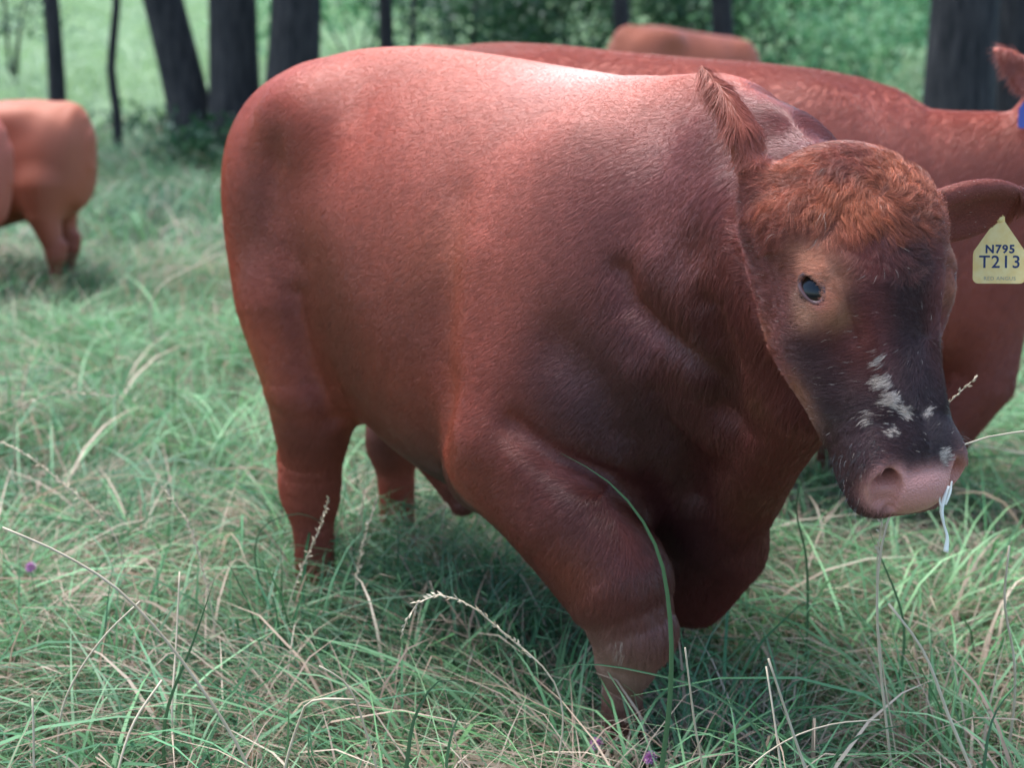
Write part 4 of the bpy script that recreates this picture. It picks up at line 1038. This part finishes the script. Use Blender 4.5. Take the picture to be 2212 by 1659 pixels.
def leaf_cloud(name, centers, radii, n, size, cols, g, parent):
    """leaf-shaped faces clustered on twigs through ellipsoids"""
    k = g.integers(0, len(centers), n); tw = max(8, n // 34)
    tc_ = g.integers(0, tw, n)
    u = g.normal(0, 1, (tw, 3)); u = unit(u) * (g.random((tw, 1)) ** .45); kk = g.integers(0, len(centers), tw)
    C = (np.asarray(centers)[kk] + u * np.asarray(radii)[kk])[tc_] + g.normal(0, 1, (n, 3)) * np.array([size * 2.6, size * 2.6, size * 1.3])
    d = unit(g.normal(0, 1, (n, 3)) + np.array([0, 0, -.5])); nn = unit(g.normal(0, .6, (n, 3)) + np.array([0, 0, 1.0])); s = unit(np.cross(d, nn)); b_ = np.cross(s, d)
    L_ = size * (.6 + .8 * g.random((n, 1))); w = L_ * .36
    V = np.stack([C, C + d * L_ * .5 + s * w + b_ * w * .3, C + d * L_, C + d * L_ * .5 - s * w + b_ * w * .3, C + d * L_ * .5], 1).reshape(-1, 3)
    i = np.arange(n)[:, None] * 5
    F = np.concatenate([i + [0, 1, 4], i + [1, 2, 4], i + [2, 3, 4], i + [3, 0, 4]])
    me = mesh_np(name, V, F, mat=M_LEAF, smooth=False)
    cols = np.asarray(cols); tone = g.random(tw)[tc_][:, None]; c = cols[0] + (cols[1] - cols[0]) * tone; c = c * (.75 + .5 * g.random((n, 1)))
    set_color(me, 'col', np.repeat(c, 5, 0))
    return new_obj(name, me, parent)
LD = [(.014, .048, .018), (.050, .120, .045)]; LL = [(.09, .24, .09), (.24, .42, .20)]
def tree(name, label, px_path, Y, px_w, g, height=11, crown=(2.6, 2.6, 2.2), crown_n=1800, limbs=5, group=None, wob=0.0, leaves=LD):
    """trunk through the pixels it covers at the distance where it stands, rising on to limbs and a crown"""
    P = [at_depth(x, y, Y) for x, y in px_path]; gz = float(ground_z(P[0][0], Y))
    P[0] = np.array([P[0][0], Y, gz - .1])
    d = unit(P[-1] - P[0]); top = P[-1].copy()
    d2 = unit(d * np.array([.5, .5, 1]) + np.array([0, 0, .4]))
    for q in (.35, .7, 1.0): P.append(top + d2 * (height - top[2]) * q + np.array([g.normal(0, .15), g.normal(0, .15), 0]))
    base = P[0].copy(); path = smooth_path(np.array(P) - base, 34)
    r0 = px_w * Y / FPX / 2; s = np.linspace(0, 1, 34); rad = r0 * (1 - .78 * s) * (1 + .55 * np.exp(-s / .022))
    o = new_obj(name, None, None, label, 'tree', group); o.location = base
    new_obj('trunk', tube_mesh('trunk', path, rad, 14, M_BARK), o)
    cs = []
    for i in range(limbs):
        k = int(34 * (.50 + .45 * i / max(limbs, 1))); a = g.random() * 6.283; L_ = crown[0] * (.7 + .5 * g.random())
        e = path[k] + np.array([math.cos(a) * L_, math.sin(a) * L_, L_ * .6]); lp = smooth_path([path[k], (path[k] + e) / 2 + [0, 0, .2 * L_], e], 9)
        new_obj('limb', tube_mesh('limb', lp, rad[k] * .55 * np.linspace(1, .25, 9), 7, M_BARK), o); cs.append(e)
    cs = np.array(cs + [path[-1]]); leaf_cloud('crown', cs, np.tile(crown, (len(cs), 1)), crown_n, .17, leaves, g, o)
    return o
def shrub(name, label, px, Y, size, zc, n, leaf, cols, g, group):
    p = at_depth(px, 100, Y); gz = float(ground_z(p[0], Y)); o = new_obj(name, None, None, label, 'shrub', group); o.location = (p[0], Y, gz)
    cs = [np.array([g.normal(0, size * .45), g.normal(0, size * .3), zc + g.normal(0, zc * .22)]) for _ in range(7)]
    for c in cs[:4]: new_obj('stem', tube_mesh('stem', smooth_path([(g.normal(0, .05), g.normal(0, .05), -.05), c * [.4, .4, .5], c], 9), .03 * np.linspace(1, .3, 9), 6, M_BARK), o)
    leaf_cloud('foliage', cs, np.tile((size * .62, size * .5, zc * .5), (7, 1)), n, leaf, cols, g, o)
def build_trees():
    g = np.random.default_rng(31)
    tree('tree', 'slim straight grey tree rising behind the calf', [(128, 330), (124, 210), (118, 100), (110, 0)], 18.0, 40, g, 9, (1.8, 1.8, 1.6), 1200, 4)
    tree('tree', 'thin crooked dark sapling standing between the calf and the leaning trunk', [(253, 335), (252, 240), (240, 150), (246, 70), (252, 0)], 17.8, 22, g, 6.5, (1.2, 1.2, 1.1), 800, 3)
    tree('tree', 'thick dark tree leaning to the left at the field edge', [(428, 352), (410, 240), (380, 110), (352, 0)], 17.2, 96, g, 12, (3, 3, 2.4), 1800)
    tree('tree', 'massive dark trunk beside the leaning tree, touching its foot', [(510, 362), (508, 240), (504, 100), (502, 0)], 17.0, 112, g, 13, (3, 3, 2.4), 1800)
    tree('tree', 'massive dark trunk standing right behind the rump of the bull', [(622, 362), (626, 240), (636, 100), (640, 0)], 16.6, 118, g, 13, (3, 3, 2.4), 1800)
    tree('tree', 'pale grey slim trunk in front of the leafy shrubs', [(838, 330), (836, 150), (832, 0)], 18.6, 34, g, 10, (2, 2, 1.8), 900, 3)
    tree('tree', 'very thin black stem beside the pale grey trunk', [(888, 330), (890, 150), (893, 0)], 18.2, 13, g, 6, (1, 1, .9), 600, 3)
    tree('tree', 'short brown trunk rising over the rump of the farthest cow', [(1345, 340), (1345, 100), (1340, 0)], 17.6, 40, g, 10, (2.2, 2.2, 2), 1200, 4)
    tree('tree', 'straight brown trunk behind the back of the farthest cow', [(1562, 340), (1562, 100), (1558, 0)], 17.4, 52, g, 11, (2.4, 2.4, 2), 1300, 4)
    tree('tree', 'huge dark trunk spreading behind the neck of the standing cow', [(2062, 420), (2070, 220), (2085, 0)], 13.5, 160, g, 12, (3, 3, 2.4), 1600)
    tree('tree', 'dark trunk close behind the ear of the standing cow', [(2190, 420), (2190, 200), (2195, 0)], 14.5, 92, g, 12, (3, 3, 2.4), 1400)
    for px, Y, sz, zc, n, cols in [(770, 30, 1.7, 1.4, 2200, LL), (960, 25, 1.5, 1.9, 3000, LD), (1110, 22, 1.4, 1.7, 3400, LD), (1230, 21, 1.2, 1.7, 3200, LD), (1430, 22, 1.5, 2.0, 3200, LD), (1480, 26, 1.6, 2.0, 2500, LD),
                                   (1660, 22, 1.4, 1.9, 3200, LD), (1760, 27, 1.8, 1.7, 2400, LL), (1850, 24, 1.5, 1.5, 2600, LL), (1930, 29, 1.8, 1.6, 2400, LL), (2120, 26, 1.8, 1.7, 2200, LD), (1010, 19.5, 1.1, 1.2, 1400, LD), (1180, 19.2, 1.0, 1.1, 1400, LD), (1500, 20.5, 1.1, 1.4, 1500, LD), (1720, 20.0, 1.1, 1.2, 1300, LL), (1890, 21.0, 1.0, 1.0, 1200, LL)]:
        lab = 'dense dark leafy shrub at the edge of the wood' if cols is LD else 'pale green leafy shrub in the light beyond the wood'
        shrub('shrub', lab, px, Y, sz, zc, int(n * LEAF_K), .085 * Y / 22, cols, g, 'dark shrubs at the wood edge' if cols is LD else 'pale shrubs beyond the wood')
    for px, Y, sz, zc, n in [(20, 27, 1.4, 2.2, 1200), (300, 19.5, .5, .25, 500), (560, 16.3, .8, .28, 900), (430, 16.5, .5, .22, 500)]:
        shrub('shrub', 'tall dark shrub at the left end of the field edge' if zc > 1 else 'low weedy shrub at the foot of the trunks', px, Y, sz, zc, int(n * LEAF_K), .10 if zc > 1 else .07, LD, g, 'weeds at the trunk feet')
    # the far wood on the rise behind the field
    cs = [np.array([x, 95 + g.normal(0, 5), float(ground_z(x, 95)) + 3.5 + g.normal(0, 1)]) for x in np.linspace(-42, 42, 26)]
    o = leaf_cloud('far_wood', cs, np.tile((3.2, 3, 4.2), (len(cs), 1)), int(9000 * LEAF_K), .7, LD, g, None); o['kind'] = 'stuff'; o['label'] = 'far wood closing the open field'; o['category'] = 'wood'
    log('trees')

# ------------------------------------------------------------------ the other cattle
def make_cows():
    B = cow_body(); V, Q = B.mesh((-1.5, -.6, -.02), (1.25, .6, 1.7), COW_RES, proj=1)
    d0, gq = B.grad(V); Nv = unit(gq); log('cow surface', len(V))
    o, Rh = B.frames['h']; Hq = (V - o) @ Rh; a = Hq[:, 0]
    nz = vnoise(V + 5, 5.)[:, None]
    def body_mesh(base, dark):
        col = np.tile(np.asarray(base), (len(V), 1)) * (.8 + .4 * nz)
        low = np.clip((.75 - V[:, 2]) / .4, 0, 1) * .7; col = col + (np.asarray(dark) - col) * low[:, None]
        ns = np.clip((a - .50) / .04, 0, 1) * (np.abs(Hq[:, 1]) < .15) * (Hq[:, 2] > -.2) * (a < .65); col = col + (np.array([.35, .15, .13]) - col) * ns[:, None]
        me = mesh_np('body', V, Q, mat=M_SKIN); set_color(me, 'col', col); return me, col
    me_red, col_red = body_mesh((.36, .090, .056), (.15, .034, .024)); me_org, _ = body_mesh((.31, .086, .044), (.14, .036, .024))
    Bg = cow_body(True); Vg, Qg = Bg.mesh((-1.5, -.6, -.06), (1.3, .6, 1.6), COW_RES * 1.5, proj=1)
    me_graze = mesh_np('body', Vg, Qg, mat=M_SKIN); set_color(me_graze, 'col', np.array([.42, .110, .054]) * (.8 + .4 * vnoise(Vg, 5.)[:, None]))
    herd = [('cow', 'red cow standing behind the bull, her neck and one ear showing', 'cow', (.91, 4.94), math.radians(-15), 1.025, me_red),
            ('cow', 'farthest red cow, only her rump and back showing before the trees', 'cow', (1.86, 15.3), math.radians(32), .94, me_graze),
            ('calf', 'orange brown calf standing side on below the slim tree', 'calf', (-3.11, 8.95), math.radians(166), .775, me_org),
            ('calf', 'calf of which only the rounded rump edge shows, overlapping the orange calf', 'calf', (-3.36, 8.15), math.radians(178), .76, me_red)]
    for nm, lb, ct, (x, y), rz, sc, me in herd:
        bb = Bg if me is me_graze else B
        r = new_obj(nm, None, None, lb, ct); r.location = (x, y, float(ground_z(x, y))); r.rotation_euler = (0, math.radians(3) if me is me_graze else 0, rz); r.scale = (sc, sc, sc)
        new_obj('body', me, r)
        for s in (1, -1):
            e = new_obj('eye', EYE, r); e.location = bb.to_body('h', (EYE_C + EYE_D * .0125) * (1, s, 1)); e.rotation_euler = Vector(bb.frames['h'][1] @ (EYE_D * (1, s, 1))).to_track_quat('Z', 'Y').to_euler()
            hx_ = -1.04 - .05 * s; hf = new_obj('hoof', HOOF, r); hf.location = (hx_, s * .19, 0)
            hf = new_obj('hoof', HOOF, r); hf.location = (-.025 + .06 * s, s * .165, 0)
        if sc > 1.01:
            g_ = np.random.default_rng(4); c_, s_ = math.cos(-rz), math.sin(-rz)
            cl = np.array([[c_, -s_, 0], [s_, c_, 0], [0, 0, 1]]) @ (CAMP - np.array([x, y, 0])); face = (unit(cl - V) * Nv).sum(1)
            T, bar = tri_sample(V, Q, 45000. * np.where(face > -.2, 1, 0) * (V[:, 2] > .1) * np.where((a > .5) & (Hq[:, 2] > -.2) & (a < .65), 0, 1) * HAIR_K, 130000, g_)
            R0, N0, C0 = bary(V, T, bar), unit(bary(Nv, T, bar)), bary(col_red, T, bar); n = len(R0)
            D = np.tile([-.6, 0, -.8], (n, 1)) + g_.normal(0, .15, (n, 3)); D = unit(D - (D * N0).sum(1)[:, None] * N0)
            ob = hair_object('coat', r, R0, D, .014 + .012 * g_.random(n) + .012 * np.clip((R0[:, 0] - .2) / .2, 0, 1), C0 * (.85 + .3 * g_.random((n, 1))), .0006, K=3, nrm=N0, lift=.3, seed=9)
            mt, nt, b = mat_new('tag_blue'); b.inputs['Base Color'].default_value = (.08, .10, .38, 1); b.inputs['Roughness'].default_value = .4
            p = B.to_body('e0', (.10, 0, 0)); tg = new_obj('ear_tag', plate_mesh(mt), r); tg.location = p + np.array([0, -.01, -.005]); tg.rotation_euler = (0, 0, math.radians(10)); tg['label'] = 'blue plastic tag'

def plate_mesh(mat, w=.082, h=.104, neck=.016, th=.0016):
    """livestock ear tag: narrow neck widening to a plate with rounded lower corners, hanging from the origin in the xz plane"""
    out = [(-neck / 2, .004), (neck / 2, .004)]
    sh = -h * .50; r = .009
    out = [(neck / 2, .006), (neck / 2, -.004), (w / 2 - .001, sh), (w / 2, sh - .006)]
    for k in range(6): a = -k / 5 * math.pi / 2; out.append((w / 2 - r + r * math.cos(a), -h + r + r * math.sin(a)))
    out = out + [(-x, z) for x, z in out[::-1]]
    n = len(out); vs = [(x, -th / 2, z) for x, z in out] + [(x, th / 2, z) for x, z in out]
    fs = [tuple(range(n))[::-1], tuple(range(n, 2 * n))] + [(i, (i + 1) % n, n + (i + 1) % n, n + i) for i in range(n)]
    me = bpy.data.meshes.new('ear_tag'); me.from_pydata(vs, [], fs); me.materials.append(mat)
    return me
def text_mesh(name, txt, size, mat, space=1.0, bold=0.0):
    cu = bpy.data.curves.new(name, 'FONT'); cu.body = txt; cu.size = size; cu.align_x = 'CENTER'; cu.align_y = 'CENTER'; cu.space_character = space; cu.offset = bold; cu.extrude = .0002; cu.resolution_u = 3
    ob = bpy.data.objects.new(name, cu); COL.objects.link(ob); dg = bpy.context.evaluated_depsgraph_get(); me = bpy.data.meshes.new_from_object(ob.evaluated_get(dg)); bpy.data.objects.remove(ob)
    me.materials.clear(); me.materials.append(mat); me.name = name; return me
def dress_bull(B, root):
    # yellow tag through the left ear
    m, nt, b = mat_new('tag_yellow'); nz = N(nt, 'ShaderNodeTexNoise'); nz.inputs['Scale'].default_value = 60; nz.inputs['Detail'].default_value = 4
    cr = N(nt, 'ShaderNodeValToRGB'); e = cr.color_ramp.elements; e[0].position = .3; e[0].color = (.90, .56, .16, 1); e[1].position = .65; e[1].color = (.96, .67, .26, 1)
    tc = N(nt, 'ShaderNodeTexCoord'); nt.links.new(tc.outputs['Object'], nz.inputs['Vector']); nt.links.new(nz.outputs['Fac'], cr.inputs[0]); nt.links.new(cr.outputs[0], b.inputs['Base Color']); b.inputs['Roughness'].default_value = .4
    ink, nt, b = mat_new('tag_ink'); b.inputs['Base Color'].default_value = (.012, .020, .085, 1); b.inputs['Roughness'].default_value = .5
    worn, nt, b = mat_new('tag_worn_print'); b.inputs['Base Color'].default_value = (.42, .33, .21, 1)
    eo, eR = B.frames['e1']; p = B.to_body('e1', TAG_AT)
    tg = new_obj('ear_tag', plate_mesh(m), root); tg['label'] = 'yellow plastic tag reading N795 T213'
    tg.location = p + np.array([0, 0, -.008]); tg.scale = (1.05, 1, 1.05)
    # hangs straight down, face turned to where the ear points its front
    tg.rotation_euler = (math.radians(-14), math.radians(-1.5), math.radians(TAG_RZ))
    for txt, sz, z, mt, sp, bo in [('N795', .0185, -.049, ink, 1.15, .0006), ('T213', .0285, -.070, ink, 1.12, .0003), ('RED ANGUS', .0085, -.096, worn, 1.1, 0)]:
        t = new_obj('lettering', text_mesh('lettering', txt, sz, mt, sp, bo), tg); t.location = (.001, -.0011, z); t.rotation_euler = (math.pi / 2, 0, 0)
    bt = new_obj('button', tube_mesh('button', [(0, -.004, .001), (0, .012, .001)], .007, 12, m), tg)
    # drool from the far corner of the mouth
    md, nt, b = mat_new('drool'); b.inputs['Base Color'].default_value = (.93, .86, .76, 1); b.inputs['Roughness'].default_value = .35; b.inputs['Transmission Weight'].default_value = .0; b.inputs['IOR'].default_value = 1.34
    c_, s_ = math.cos(-BULL_RZ), math.sin(-BULL_RZ); Rz = np.array([[c_, -s_, 0], [s_, c_, 0], [0, 0, 1]])
    q = bull_px(B, 2046, 1055); Yd = (np.array(BULL_O) + Rz.T @ q)[1] - .004
    for path, rr in [([(2049, 1050), (2040, 1075), (2034, 1100), (2038, 1130), (2046, 1160), (2043, 1192)], [.003, .005, .0055, .003, .0045, .007]), ([(2056, 1040), (2052, 1062), (2042, 1090)], [.002, .004, .003]), ([(2030, 1068), (2030, 1085), (2034, 1100)], [.001, .0025, .003])]:
        P = np.array([Rz @ (at_depth(x, y, Yd) - np.array(BULL_O)) for x, y in path]); pp = smooth_path(P, 24)
        me = tube_mesh('drool', pp, np.interp(np.linspace(0, 1, 24), np.linspace(0, 1, len(rr)), rr) * .8, 10, md, .5); new_obj('drool', me, root)
# ------------------------------------------------------------------ build
BULL_RES, COW_RES, HAIR_K, GRASS_K, LEAF_K = .0082, .016, 1.0, 1.0, 1.0
TAG_AT, TAG_RZ = (.216, -.02, .004), 34
B_, bull = make_bull()
dress_bull(B_, bull)
make_cows()
build_trees()
build_grass()
build_stalks()
build_clover()
log('done')
